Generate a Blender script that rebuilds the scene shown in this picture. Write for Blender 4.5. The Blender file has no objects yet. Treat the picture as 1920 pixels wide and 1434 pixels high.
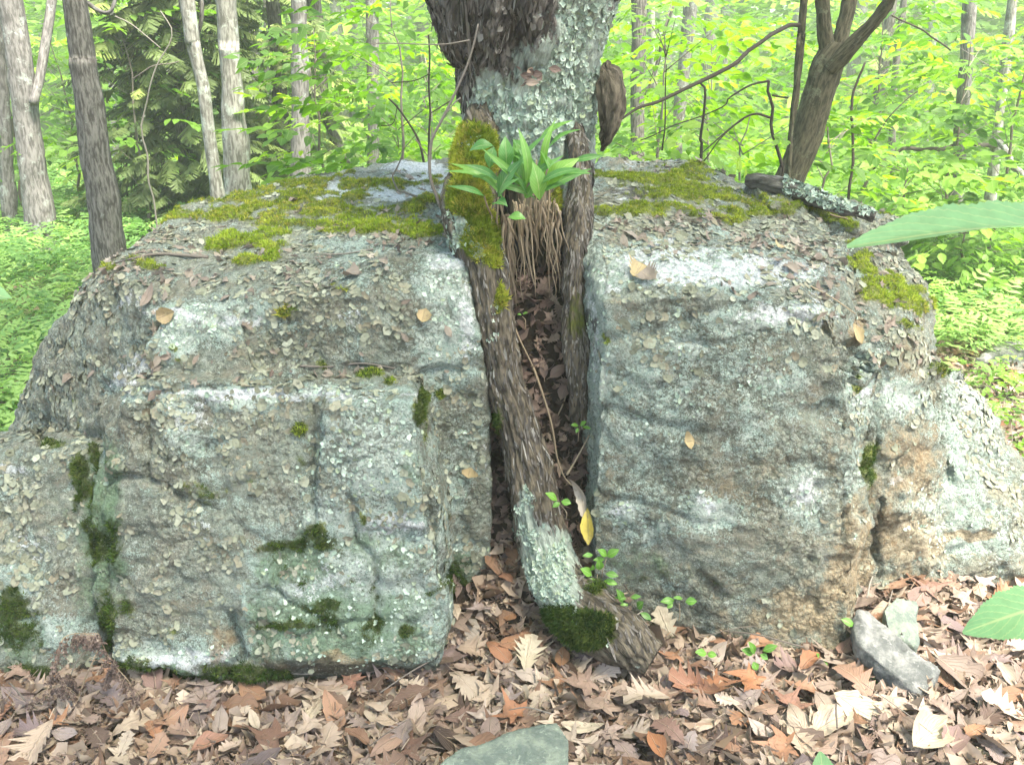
import bpy, bmesh, math, random
import numpy as np
from math import radians, sin, cos, pi
from mathutils import Vector, Matrix
from mathutils.bvhtree import BVHTree

# ------------------------------------------------------------------ camera, world, sun, exposure
random.seed(7)
RNG = np.random.default_rng(7)
SC = bpy.context.scene
COL = SC.collection
FPX, PIT = 1663.0, radians(20)
CAMLOC = np.array([0.0, 0.0, 1.65])
cd = bpy.data.cameras.new('camera'); cam = bpy.data.objects.new('camera', cd); COL.objects.link(cam)
cam.location = CAMLOC; cam.rotation_euler = (radians(70), 0, 0)
cd.sensor_width = 36; cd.lens = 36 * FPX / 1920; cd.clip_start = 0.05; cd.clip_end = 400
SC.camera = cam
SUN_EL, SUN_AZ = radians(64), radians(135)      # azimuth clockwise from +Y (the view direction)
w = bpy.data.worlds.new('World'); SC.world = w; w.use_nodes = True
nt = w.node_tree; nt.nodes.clear()
sky = nt.nodes.new('ShaderNodeTexSky'); sky.sky_type = 'NISHITA'; sky.sun_disc = False
sky.sun_elevation = SUN_EL; sky.sun_rotation = SUN_AZ; sky.air_density = 1.0; sky.dust_density = 3.0; sky.ozone_density = 0.6
bg = nt.nodes.new('ShaderNodeBackground'); bg.inputs['Strength'].default_value = 0.12
ow = nt.nodes.new('ShaderNodeOutputWorld')
nt.links.new(sky.outputs[0], bg.inputs[0]); nt.links.new(bg.outputs[0], ow.inputs[0])
sd = bpy.data.lights.new('sun', 'SUN'); sd.energy = 3.9; sd.angle = radians(16); sd.color = (1, .93, .80)
sun = bpy.data.objects.new('sun', sd); COL.objects.link(sun)
sdir = Vector((sin(SUN_AZ) * cos(SUN_EL), cos(SUN_AZ) * cos(SUN_EL), sin(SUN_EL)))
sun.rotation_euler = sdir.to_track_quat('Z', 'Y').to_euler(); sun.location = (0, 0, 12)
SC.view_settings.view_transform = 'Standard'; SC.view_settings.look = 'None'
SC.view_settings.exposure = 2.45; SC.view_settings.gamma = 1.0
SC.view_settings.use_curve_mapping = False
SC.render.engine = 'CYCLES'
cy = SC.cycles
cy.max_bounces = 7; cy.diffuse_bounces = 3; cy.glossy_bounces = 2; cy.transmission_bounces = 5; cy.volume_bounces = 1
cy.transparent_max_bounces = 6; cy.use_denoising = True; cy.caustics_reflective = False; cy.caustics_refractive = False

# ------------------------------------------------------------------ view geometry used to survey positions
def ray(px, py):
    dx = (px - 960) / FPX; dy = (717 - py) / FPX
    return np.array([dx, cos(PIT) + dy * sin(PIT), -sin(PIT) + dy * cos(PIT)])
def P(px, py, Y):
    d = ray(px, py); return CAMLOC + d * (Y / d[1])
def proj(V):
    V = np.asarray(V, float); R = V - CAMLOC
    dep = R[..., 1] * cos(PIT) - R[..., 2] * sin(PIT)
    up = R[..., 1] * sin(PIT) + R[..., 2] * cos(PIT)
    dep = np.maximum(dep, 1e-3)
    return 960 + FPX * R[..., 0] / dep, 717 - FPX * up / dep
def rpx(wpx, px, py, Y):                       # half-width in metres of something wpx wide in the photo at depth Y
    return 0.5 * wpx / FPX * Y / ray(px, py)[1]

# ------------------------------------------------------------------ noise
def _hash(ix, iy, iz, seed):
    h = (ix.astype(np.int64) * 374761393 + iy.astype(np.int64) * 668265263 + iz.astype(np.int64) * 2147483647 + seed * 1274126177) & 0xffffffff
    h = ((h ^ (h >> 13)) * 1274126177) & 0xffffffff
    h = ((h ^ (h >> 16)) * 1103515245) & 0xffffffff
    return ((h ^ (h >> 15)) & 0xffffff) / float(0xffffff)
def vnoise(p, seed=0):
    p = np.asarray(p, float); i = np.floor(p).astype(np.int64); f = p - i; f = f * f * (3 - 2 * f)
    x, y, z = i[..., 0], i[..., 1], i[..., 2]; r = 0
    for a in (0, 1):
        for b in (0, 1):
            for c in (0, 1):
                wgt = (f[..., 0] if a else 1 - f[..., 0]) * (f[..., 1] if b else 1 - f[..., 1]) * (f[..., 2] if c else 1 - f[..., 2])
                r = r + wgt * _hash(x + a, y + b, z + c, seed)
    return r * 2 - 1
def fbm(p, oct=4, seed=0, gain=.5):
    p = np.asarray(p, float); s = 0; a = 1; n = 0
    for o in range(oct):
        s = s + a * vnoise(p * 2 ** o + 17.3 * o, seed + o); n += a; a *= gain
    return s / n * 1.4
def smst(e0, e1, x):
    t = np.clip((x - e0) / (e1 - e0), 0, 1); return t * t * (3 - 2 * t)

# ------------------------------------------------------------------ mesh helpers
def mesh_np(name, V, polys, attrs=None, smooth=True):
    """polys: list of int arrays (n,k)."""
    me = bpy.data.meshes.new(name)
    V = np.asarray(V, np.float32); polys = [np.asarray(p, np.int32) for p in polys if len(p)]
    me.vertices.add(len(V)); me.vertices.foreach_set('co', V.ravel())
    li = np.concatenate([p.ravel() for p in polys]); tot = np.concatenate([np.full(len(p), p.shape[1], np.int32) for p in polys])
    st = np.concatenate([[0], np.cumsum(tot)[:-1]]).astype(np.int32)
    me.loops.add(len(li)); me.loops.foreach_set('vertex_index', li)
    me.polygons.add(len(tot)); me.polygons.foreach_set('loop_start', st); me.polygons.foreach_set('loop_total', tot)
    me.polygons.foreach_set('use_smooth', np.full(len(tot), bool(smooth)))
    for k, a in (attrs or {}).items():
        a = np.asarray(a, np.float32)
        if a.ndim == 1:
            at = me.attributes.new(k, 'FLOAT', 'POINT'); at.data.foreach_set('value', a)
        else:
            at = me.attributes.new(k, 'FLOAT_VECTOR', 'POINT'); at.data.foreach_set('vector', a.ravel())
    me.update(calc_edges=True); me.validate()
    return me
def link(name, data, parent=None, mat=None):
    o = bpy.data.objects.new(name, data); COL.objects.link(o)
    if mat is not None and data is not None and not data.materials: data.materials.append(mat)
    if parent is not None: o.parent = parent
    return o
def tag(o, label=None, cat=None, group=None, kind=None):
    if label: o['label'] = label
    if cat: o['category'] = cat
    if group: o['group'] = group
    if kind: o['kind'] = kind
    return o
def empty(name, loc=(0, 0, 0), label=None, cat=None, group=None):
    o = bpy.data.objects.new(name, None); COL.objects.link(o); o.location = loc
    o.empty_display_size = .1
    return tag(o, label, cat, group)
def child(name, me, parent, mat, kind=None, label=None):
    """mesh given in world coordinates -> child of an un-rotated Empty."""
    o = link(name, me, parent, mat)
    if parent is not None: o.location = -Vector(parent.location)
    return tag(o, label=label, kind=kind)
class MB:
    """collects vertices, polygons and per-point attributes"""
    def __init__(s): s.V = []; s.P = []; s.A = {}; s.n = 0
    def add(s, V, polys, **attrs):
        V = np.asarray(V, float).reshape(-1, 3)
        s.V.append(V); s.P += [np.asarray(p) + s.n for p in polys if len(p)]
        for k in ('rnd', 'luv'):
            if k not in attrs: attrs[k] = np.zeros(len(V)) if k == 'rnd' else np.zeros((len(V), 3))
            a = np.asarray(attrs[k], float)
            if a.ndim == 0: a = np.full(len(V), float(a))
            s.A.setdefault(k, []).append(a)
        s.n += len(V)
    def mesh(s, name, smooth=True):
        return mesh_np(name, np.concatenate(s.V), s.P, {k: np.concatenate(a) for k, a in s.A.items()}, smooth)
def scatter(mb, T, polys, M, Pos, rnd=None, luv=None):
    """T (v,3) template; M (n,3,3) columns are axes; Pos (n,3)"""
    n, v = len(Pos), len(T)
    if n == 0: return
    V = np.einsum('nij,vj->nvi', M, T) + Pos[:, None, :]
    off = (np.arange(n) * v)[:, None, None]
    ps = [(np.asarray(p)[None] + off).reshape(-1, np.asarray(p).shape[1]) for p in polys if len(p)]
    r = np.repeat(RNG.random(n) if rnd is None else rnd, v)
    kw = dict(rnd=r)
    if luv is not None: kw['luv'] = np.tile(luv, (n, 1))
    mb.add(V.reshape(-1, 3), ps, **kw)
def norm(a): return a / np.maximum(np.linalg.norm(a, axis=-1, keepdims=True), 1e-9)
def frames(N, ang=None, tilt=0.0):
    """rotation matrices whose Z is N (jittered by tilt), X at random angle"""
    N = norm(np.asarray(N, float)); n = len(N)
    if tilt: N = norm(N + RNG.normal(0, tilt, (n, 3)))
    ref = np.where(np.abs(N[:, 2:3]) > .9, np.array([[1., 0, 0]]), np.array([[0, 0, 1.]]))
    X = norm(np.cross(ref, N)); Y = np.cross(N, X)
    a = RNG.random(n) * 2 * pi if ang is None else ang
    c, s_ = np.cos(a)[:, None], np.sin(a)[:, None]
    X2 = X * c + Y * s_; Y2 = -X * s_ + Y * c
    return np.stack([X2, Y2, N], axis=2)
def eulers(rx, ry, rz):
    cx, sx, cy_, sy, cz, sz = np.cos(rx), np.sin(rx), np.cos(ry), np.sin(ry), np.cos(rz), np.sin(rz)
    M = np.empty((len(rx), 3, 3))
    M[:, 0, 0] = cy_ * cz; M[:, 0, 1] = sx * sy * cz - cx * sz; M[:, 0, 2] = cx * sy * cz + sx * sz
    M[:, 1, 0] = cy_ * sz; M[:, 1, 1] = sx * sy * sz + cx * cz; M[:, 1, 2] = cx * sy * sz - sx * cz
    M[:, 2, 0] = -sy; M[:, 2, 1] = sx * cy_; M[:, 2, 2] = cx * cy_
    return M
def catmull(pts, n):
    pts = np.asarray(pts, float)
    if len(pts) == 2: return pts[0] + (pts[1] - pts[0]) * np.linspace(0, 1, n)[:, None]
    Pp = np.vstack([2 * pts[0] - pts[1], pts, 2 * pts[-1] - pts[-2]])
    d = np.concatenate([[0], np.cumsum(np.linalg.norm(np.diff(pts[:, :3], axis=0), axis=1))]); d /= d[-1]
    out = []
    for t in np.linspace(0, 1, n):
        k = min(max(np.searchsorted(d, t, 'right') - 1, 0), len(pts) - 2)
        u = (t - d[k]) / max(d[k + 1] - d[k], 1e-9)
        a, b, c, e = Pp[k], Pp[k + 1], Pp[k + 2], Pp[k + 3]
        out.append(.5 * ((2 * b) + (-a + c) * u + (2 * a - 5 * b + 4 * c - e) * u * u + (-a + 3 * b - 3 * c + e) * u ** 3))
    return np.array(out)
def tube(mb, pts, rad, seg=24, sides=8, disp=None, rnd=0.0, wob=0.0, seed=0):
    """swept tube; pts (k,3), rad (k); disp(theta,s,V,r)->offset along normal"""
    pts = np.asarray(pts, float); rad = np.asarray(rad, float)
    C = catmull(np.hstack([pts, rad[:, None]]), seg); R = np.maximum(C[:, 3], 1e-4); C = C[:, :3]
    if wob:
        C = C + wob * np.stack([vnoise(C * 6 + q * 31 + seed, seed) for q in range(3)], 1)
    T = norm(np.gradient(C, axis=0)); s = np.concatenate([[0], np.cumsum(np.linalg.norm(np.diff(C, axis=0), axis=1))])
    u = norm(np.cross(T[0], [0.12, 1, .05])); U = []
    for t in T:
        u = norm(u - t * np.dot(u, t)); U.append(u)
    U = np.array(U); W = np.cross(T, U)
    th = np.arange(sides) * 2 * pi / sides
    Nn = U[:, None] * np.cos(th)[None, :, None] + W[:, None] * np.sin(th)[None, :, None]
    V = C[:, None] + Nn * R[:, None, None]
    if disp is not None:
        V = V + Nn * disp(np.broadcast_to(th, V.shape[:2]), np.broadcast_to(s[:, None], V.shape[:2]), V, np.broadcast_to(R[:, None], V.shape[:2]))[..., None]
    i = np.arange(seg - 1)[:, None] * sides; j = np.arange(sides)[None]; j2 = (j + 1) % sides
    Q = np.stack([i + j, i + j2, i + sides + j2, i + sides + j], -1).reshape(-1, 4)
    Vf = np.vstack([V.reshape(-1, 3), C[0], C[-1]]); n0 = seg * sides
    jj = np.arange(sides); c0 = np.stack([np.full(sides, n0), (jj + 1) % sides, jj], 1)
    b = (seg - 1) * sides; c1 = np.stack([np.full(sides, n0 + 1), b + jj, b + (jj + 1) % sides], 1)
    luv = np.zeros((len(Vf), 3)); luv[:n0, 0] = np.broadcast_to(th, (seg, sides)).ravel() * np.repeat(R, sides); luv[:n0, 1] = np.repeat(s, sides)
    mb.add(Vf, [Q, np.vstack([c0, c1])], rnd=rnd, luv=luv)
    return V, Nn

# ------------------------------------------------------------------ node helper
class NT:
    def __init__(s, name):
        s.m = bpy.data.materials.new(name); s.m.use_nodes = True; s.t = s.m.node_tree; s.t.nodes.clear()
        s.out = s.t.nodes.new('ShaderNodeOutputMaterial')
    def n(s, typ, ins=None, **props):
        nd = s.t.nodes.new(typ)
        for k, v in props.items(): setattr(nd, k, v)
        for k, v in (ins or {}).items(): s.set(nd.inputs[k], v)
        return nd
    def set(s, inp, v):
        if isinstance(v, bpy.types.NodeSocket): s.t.links.new(v, inp)
        elif isinstance(v, bpy.types.Node): s.t.links.new(v.outputs[0], inp)
        else:
            if isinstance(v, (tuple, list)) and len(v) == 3 and inp.type == 'RGBA': v = (*v, 1)
            inp.default_value = v
    def attr(s, name): return s.n('ShaderNodeAttribute', attribute_name=name)
    def fac(s, name): return s.attr(name).outputs['Fac']
    def obj(s): return s.n('ShaderNodeTexCoord').outputs['Object']
    def noise(s, scale, detail=4, rough=.55, vec=None, dist=0.0):
        return s.n('ShaderNodeTexNoise', {'Scale': scale, 'Detail': detail, 'Roughness': rough, 'Distortion': dist, 'Vector': vec if vec is not None else s.pos()}).outputs['Fac']
    def pos(s):
        if not hasattr(s, '_p'): s._p = s.n('ShaderNodeNewGeometry').outputs['Position']
        return s._p
    def voro(s, scale, feature='F1', vec=None, out='Distance'):
        return s.n('ShaderNodeTexVoronoi', {'Scale': scale, 'Vector': vec if vec is not None else s.pos()}, feature=feature).outputs[out]
    def math(s, op, a, b=None, c=None, clamp=False):
        nd = s.n('ShaderNodeMath', operation=op, use_clamp=clamp); s.set(nd.inputs[0], a)
        if b is not None: s.set(nd.inputs[1], b)
        if c is not None: s.set(nd.inputs[2], c)
        return nd.outputs[0]
    def step(s, v, e0, e1):
        nd = s.n('ShaderNodeMapRange', {'Value': v, 'From Min': e0, 'From Max': e1}, interpolation_type='SMOOTHSTEP'); return nd.outputs[0]
    def mix(s, f, a, b):
        nd = s.n('ShaderNodeMix', data_type='RGBA'); s.set(nd.inputs[0], f); s.set(nd.inputs[6], a); s.set(nd.inputs[7], b); return nd.outputs[2]
    def ramp(s, f, stops, interp='LINEAR'):
        nd = s.n('ShaderNodeValToRGB', {'Fac': f}); r = nd.color_ramp; r.interpolation = interp
        while len(r.elements) < len(stops): r.elements.new(.5)
        for e, (p, c) in zip(r.elements, stops): e.position = p; e.color = (*c, 1)
        return nd.outputs[0]
    def bump(s, h, dist, strength=1.0, nrm=None):
        ins = {'Height': h, 'Distance': dist, 'Strength': strength}
        if nrm is not None: ins['Normal'] = nrm
        return s.n('ShaderNodeBump', ins).outputs[0]
    def bsdf(s, col, rough=.8, nrm=None, spec=.3, **kw):
        ins = {'Base Color': col, 'Roughness': rough, 'Specular IOR Level': spec}
        if nrm is not None: ins['Normal'] = nrm
        ins.update(kw)
        return s.n('ShaderNodeBsdfPrincipled', ins).outputs[0]
    def done(s, sh): s.t.links.new(sh, s.out.inputs[0]); return s.m
    def rand(s):
        """per-piece random: instance attribute plus object random"""
        r = s.n('ShaderNodeObjectInfo').outputs['Random']
        return s.math('FRACT', s.math('ADD', s.fac('rnd'), r))

def mat_leaf(name, stops, trans=.45, rough=.5, vein=.25, spec=.35, hue=None):
    g = NT(name); r = g.rand(); c = g.ramp(r, stops)
    luv = g.attr('luv').outputs['Vector']; sp = g.n('ShaderNodeSeparateXYZ', {0: luv})
    u, s_ = sp.outputs[0], sp.outputs[1]; ab = g.math('ABSOLUTE', s_)
    k = g.math('ADD', g.math('MULTIPLY', u, 9.0), g.math('MULTIPLY', ab, -3.0))
    side = g.step(g.math('ABSOLUTE', g.math('SUBTRACT', g.math('FRACT', k), .5)), .5, .36)
    side = g.math('SUBTRACT', 1, side)
    mid = g.step(ab, .09, .02)
    v = g.math('MAXIMUM', mid, g.math('MULTIPLY', side, .5))
    v = g.math('MULTIPLY', v, vein)
    c2 = g.mix(v, c, (.55, .6, .3))
    blot = g.noise(60, 3)
    c2 = g.n('ShaderNodeHueSaturation', {'Value': g.math('ADD', .8, g.math('MULTIPLY', blot, .4)), 'Color': c2}).outputs[0]
    b = g.bump(v, .002, .6)
    sh = g.bsdf(c2, rough, b, spec)
    tr = g.n('ShaderNodeBsdfTranslucent', {'Color': g.n('ShaderNodeHueSaturation', {'Saturation': 1.15, 'Value': 1.5, 'Color': c2}).outputs[0]}).outputs[0]
    mx = g.n('ShaderNodeMixShader', {0: trans}); g.t.links.new(sh, mx.inputs[1]); g.t.links.new(tr, mx.inputs[2])
    return g.done(mx.outputs[0])
# ------------------------------------------------------------------ materials
def make_rock(name, warm=0.0):
    g = NT(name); p = g.pos()
    big = g.noise(2.6, 5, .6); med = g.noise(11, 6, .75); fine = g.noise(60, 5, .8); grit = g.noise(230, 3, .8)
    # grain: every patch edge below breaks up into specks
    grain = g.math('ADD', g.math('MULTIPLY', g.math('SUBTRACT', fine, .5), .55), g.math('MULTIPLY', g.math('SUBTRACT', grit, .5), .55))
    def sc(v, k=1.0): return g.math('ADD', v, g.math('MULTIPLY', grain, k))
    st = g.n('ShaderNodeMapping', {'Vector': p, 'Scale': (1, 1, 3.2)}).outputs[0]
    band = g.noise(7, 5, .7, vec=st)
    base = g.mix(g.step(sc(big), .35, .65), (.145, .165, .135), (.28, .32, .27))
    base = g.mix(g.step(sc(med), .44, .58), base, (.215, .205, .16))
    base = g.mix(g.math('MULTIPLY', g.step(sc(band), .54, .64), .7), base, (.37, .375, .31))
    if warm: base = g.mix(g.math('MULTIPLY', g.step(sc(g.noise(5, 5, .7, dist=.6)), .50, .64), warm), base, (.29, .235, .15))
    l0 = g.step(sc(g.noise(15, 6, .8, dist=.5), 1.2), .54, .60)
    l1 = g.step(sc(g.math('ADD', g.noise(8, 6, .8, dist=.5), g.math('MULTIPLY', g.fac('pale'), .36)), .9), .565, .62)
    l2 = g.step(sc(g.math('ADD', g.noise(38, 5, .75, dist=.3), g.math('MULTIPLY', g.fac('pale'), .22)), .8), .60, .64)
    c = g.mix(g.math('MULTIPLY', l0, .5), base, (.36, .40, .34))
    c = g.mix(g.math('MULTIPLY', l1, .8), c, g.mix(g.step(grit, .42, .6), (.29, .385, .335), (.47, .585, .53)))
    c = g.mix(g.math('MULTIPLY', l2, .7), c, (.46, .51, .46))
    an = sc(g.math('ADD', g.fac('alga'), g.math('MULTIPLY', g.math('SUBTRACT', g.noise(12, 5, .7), .5), 1.2)))
    c = g.mix(g.math('MULTIPLY', g.step(an, .40, .75), .75), c, g.mix(fine, (.07, .13, .06), (.20, .32, .19)))
    wn = sc(g.math('ADD', g.fac('white'), g.math('MULTIPLY', g.math('SUBTRACT', g.noise(24, 5, .75, dist=.5), .5), 1.5)))
    c = g.mix(g.math('MULTIPLY', g.step(wn, .40, .54), .9), c, g.mix(g.step(fine, .4, .6), (.52, .56, .57), (.78, .80, .80)))
    rn = sc(g.math('ADD', g.fac('rust'), g.math('MULTIPLY', g.math('SUBTRACT', g.noise(14, 5, .7, dist=.4), .5), 1.4)))
    c = g.mix(g.math('MULTIPLY', g.step(rn, .42, .82), .72), c, g.mix(g.step(fine, .4, .6), (.30, .20, .105), (.44, .34, .21)))
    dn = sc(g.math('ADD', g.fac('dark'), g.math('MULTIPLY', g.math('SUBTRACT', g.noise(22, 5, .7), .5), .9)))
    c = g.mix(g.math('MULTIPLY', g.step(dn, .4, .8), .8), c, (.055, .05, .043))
    mn = sc(g.math('ADD', g.fac('moss'), g.math('MULTIPLY', g.math('SUBTRACT', g.noise(40, 4, .7), .5), 1.0)))
    c = g.mix(g.math('MULTIPLY', g.step(mn, .30, .6), .92), c, g.mix(g.math('MULTIPLY', g.step(g.fac('alga'), .15, .4), .85), g.mix(g.step(med, .4, .6), (.10, .13, .02), (.22, .25, .04)), (.03, .045, .012)))
    # mineral grains, black specks and pits
    c = g.mix(g.math('MULTIPLY', g.step(g.noise(130, 3, .9), .57, .63), .65), c, (.055, .055, .042))
    c = g.mix(g.math('MULTIPLY', g.step(g.noise(95, 4, .9), .60, .66), .55), c, (.55, .58, .54))
    c = g.mix(g.math('MULTIPLY', g.step(g.noise(42, 6, .9), .58, .66), .55), c, (.075, .08, .058))
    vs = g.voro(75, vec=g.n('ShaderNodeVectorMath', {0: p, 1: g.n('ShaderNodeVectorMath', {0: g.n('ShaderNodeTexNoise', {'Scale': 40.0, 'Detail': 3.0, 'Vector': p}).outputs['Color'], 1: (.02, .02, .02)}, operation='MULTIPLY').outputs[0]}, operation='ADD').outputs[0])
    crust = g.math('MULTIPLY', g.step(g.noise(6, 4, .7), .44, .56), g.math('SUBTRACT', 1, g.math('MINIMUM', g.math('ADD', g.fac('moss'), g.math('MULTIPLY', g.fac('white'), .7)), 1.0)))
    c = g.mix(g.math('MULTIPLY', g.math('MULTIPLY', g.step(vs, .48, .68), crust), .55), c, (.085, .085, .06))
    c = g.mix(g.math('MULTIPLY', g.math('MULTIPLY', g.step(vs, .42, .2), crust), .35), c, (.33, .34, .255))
    h = g.math('ADD', g.math('MULTIPLY', g.math('MULTIPLY', vs, crust), -.9), g.math('MULTIPLY', fine, 1.1))
    h = g.math('ADD', h, g.math('ADD', g.math('MULTIPLY', grit, .4), g.math('MULTIPLY', g.math('ADD', l1, l2), .15)))
    b = g.bump(g.math('ADD', h, g.math('MULTIPLY', med, 1.6)), .014, 1.0)
    return g.done(g.bsdf(c, .92, b, .2))
M = {}
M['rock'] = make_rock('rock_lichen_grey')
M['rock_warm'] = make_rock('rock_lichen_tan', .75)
def make_stone(name, ca, cb):
    g = NT(name); o = g.obj()
    c = g.mix(g.step(g.noise(14, 6, .7, vec=o, dist=.5), .4, .62), ca, cb)
    c = g.mix(g.math('MULTIPLY', g.step(g.noise(160, 4, .75, vec=o), .58, .7), .5), c, tuple(x * .35 for x in ca))
    c = g.mix(g.math('MULTIPLY', g.step(g.noise(60, 5, .75, vec=o), .58, .66), .5), c, tuple(min(.75, x * 1.6) for x in cb))
    b = g.bump(g.math('ADD', g.noise(70, 5, .7, vec=o), g.math('MULTIPLY', g.noise(18, 4, .6, vec=o), 1.5)), .006)
    return g.done(g.bsdf(c, .9, b, .25))
M['stone_green'] = make_stone('stone_green_grey', (.12, .145, .125), (.21, .24, .19))
M['stone_grey'] = make_stone('stone_blue_grey', (.10, .105, .10), (.23, .23, .215))
def make_bark(name, ca, cb, lich=(.36, .42, .36), amt=.5, sc=1.0, moss=0.0, bump=.012):
    g = NT(name); p = g.pos()
    st = g.n('ShaderNodeMapping', {'Vector': g.attr('luv').outputs['Vector'], 'Scale': (1, .22, 1)}).outputs[0]
    f = g.noise(55 * sc, 5, .65, vec=st, dist=.3); f2 = g.noise(120 * sc, 4, .7, vec=st)
    c = g.mix(g.step(f, .38, .62), ca, cb)
    c = g.mix(g.math('MULTIPLY', g.step(f2, .6, .7), .4), c, tuple(x * 1.8 for x in cb))
    ln = g.math('ADD', g.noise(9 * sc, 6, .75, dist=.3), g.math('MULTIPLY', g.fac('pale'), .5))
    c = g.mix(g.math('MULTIPLY', g.step(ln, .66 - amt * .25, .74 - amt * .25), .8), c, g.mix(g.step(f2, .42, .6), tuple(x * .7 for x in lich), lich))
    c = g.mix(g.math('MULTIPLY', g.step(g.math('ADD', g.fac('dark'), g.math('MULTIPLY', g.math('SUBTRACT', f, .5), 1.0)), .35, .7), .8), c, (.03, .024, .022))
    mn = g.math('ADD', g.math('ADD', g.fac('moss'), moss), g.math('MULTIPLY', g.math('SUBTRACT', g.noise(30, 4, .7), .5), .9))
    c = g.mix(g.math('MULTIPLY', g.step(mn, .35, .65), .9), c, g.mix(g.step(f2, .4, .6), (.05, .065, .014), (.09, .10, .02)))
    b = g.bump(g.math('ADD', f, g.math('MULTIPLY', f2, .35)), bump, 1.0)
    return g.done(g.bsdf(c, .92, b, .15))
M['bark_big'] = make_bark('bark_old_tree', (.028, .024, .022), (.165, .148, .134), amt=.1, bump=.016)
M['bark_root'] = make_bark('bark_root', (.045, .038, .029), (.145, .122, .09), amt=-.05, sc=1.2, moss=.06, bump=.012)
M['bark_brown'] = make_bark('bark_brown', (.05, .045, .04), (.165, .155, .14), amt=.15, sc=.9)
M['bark_pale'] = make_bark('bark_pale', (.11, .105, .09), (.28, .275, .245), lich=(.40, .44, .38), amt=.55, sc=.8, bump=.006)
M['bark_grey'] = make_bark('bark_grey', (.08, .074, .07), (.20, .19, .18), lich=(.34, .37, .34), amt=.45, sc=.8, bump=.008)
M['bark_olive'] = make_bark('bark_olive', (.035, .032, .022), (.10, .09, .058), lich=(.16, .17, .11), amt=.4, sc=1.2, bump=.006)
def make_plain(name, stops, scale=50, rough=.9, b=.003, trans=0, spec=.2):
    g = NT(name); r = g.rand(); c = g.ramp(r, stops); n = g.noise(scale, 4, .7)
    c = g.n('ShaderNodeHueSaturation', {'Value': g.math('ADD', .65, g.math('MULTIPLY', n, .7)), 'Color': c}).outputs[0]
    sh = g.bsdf(c, rough, g.bump(n, b), spec)
    if trans:
        tr = g.n('ShaderNodeBsdfTranslucent', {'Color': c}).outputs[0]
        mx = g.n('ShaderNodeMixShader', {0: trans}); g.t.links.new(sh, mx.inputs[1]); g.t.links.new(tr, mx.inputs[2]); sh = mx.outputs[0]
    return g.done(sh)
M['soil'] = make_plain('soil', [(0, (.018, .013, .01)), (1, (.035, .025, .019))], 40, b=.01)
M['plates'] = make_plain('bark_plate', [(0, (.04, .034, .03)), (.4, (.09, .08, .07)), (.8, (.16, .145, .13)), (1, (.24, .23, .21))], 90)
M['twig'] = make_plain('twig', [(0, (.10, .08, .065)), (.5, (.17, .15, .13)), (1, (.24, .22, .19))], 120)
M['twig_dark'] = make_plain('twig_dark', [(0, (.035, .028, .022)), (1, (.06, .05, .04))], 120)
M['rootlet'] = make_plain('rootlet', [(0, (.20, .15, .10)), (.5, (.30, .24, .17)), (1, (.36, .28, .18))], 90)
M['tripe'] = make_plain('rock_tripe', [(0, (.12, .125, .09)), (.3, (.20, .21, .155)), (.6, (.26, .275, .21)), (.8, (.18, .16, .115)), (1, (.31, .33, .26))], 90, b=.002, spec=.15)
M['foliose'] = make_plain('foliose_lichen', [(0, (.17, .23, .18)), (.3, (.31, .39, .32)), (.7, (.44, .52, .44)), (1, (.26, .31, .20))], 150, b=.001)
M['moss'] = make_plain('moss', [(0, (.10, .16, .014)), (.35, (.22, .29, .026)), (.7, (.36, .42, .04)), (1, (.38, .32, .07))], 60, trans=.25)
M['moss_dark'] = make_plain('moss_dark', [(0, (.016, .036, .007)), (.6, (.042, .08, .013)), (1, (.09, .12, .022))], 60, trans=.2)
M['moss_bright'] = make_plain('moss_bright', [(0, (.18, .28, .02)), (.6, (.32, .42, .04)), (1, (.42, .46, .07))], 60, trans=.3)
def make_dead(name, stops, trans=.12):
    g = NT(name); r = g.rand(); c = g.ramp(r, stops)
    sp = g.n('ShaderNodeSeparateXYZ', {0: g.attr('luv').outputs['Vector']}); u, s_ = sp.outputs[0], sp.outputs[1]; ab = g.math('ABSOLUTE', s_)
    k = g.math('FRACT', g.math('ADD', g.math('MULTIPLY', u, 8.0), g.math('MULTIPLY', ab, -4.0)))
    side = g.step(g.math('ABSOLUTE', g.math('SUBTRACT', k, .5)), .10, .02)
    mid = g.step(ab, .10, .02); v = g.math('MAXIMUM', mid, g.math('MULTIPLY', side, .6))
    n = g.noise(45, 5, .7); n2 = g.noise(14, 4, .6)
    c = g.mix(g.math('MULTIPLY', g.step(n2, .5, .68), .45), c, (.15, .10, .075))
    c = g.mix(g.math('MULTIPLY', g.step(n, .60, .68), .5), c, (.07, .05, .045))
    c = g.mix(g.math('MULTIPLY', v, .35), c, (.42, .33, .24))
    b = g.bump(g.math('ADD', v, g.math('MULTIPLY', n, .6)), .0025)
    sh = g.bsdf(c, .6, b, .35)
    tr = g.n('ShaderNodeBsdfTranslucent', {'Color': c}).outputs[0]
    mx = g.n('ShaderNodeMixShader', {0: trans}); g.t.links.new(sh, mx.inputs[1]); g.t.links.new(tr, mx.inputs[2])
    return g.done(mx.outputs[0])
DEAD = [(0, (.08, .055, .045)), (.08, (.33, .17, .09)), (.18, (.28, .205, .17)), (.30, (.44, .34, .25)), (.40, (.19, .145, .145)),
        (.47, (.34, .15, .07)), (.57, (.34, .26, .21)), (.66, (.55, .46, .34)), (.74, (.18, .13, .13)), (.82, (.42, .31, .245)), (.88, (.56, .45, .35)), (.95, (.34, .28, .265)), (1, (.15, .08, .055))]
M['dead'] = make_dead('dead_leaf', DEAD)
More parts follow.
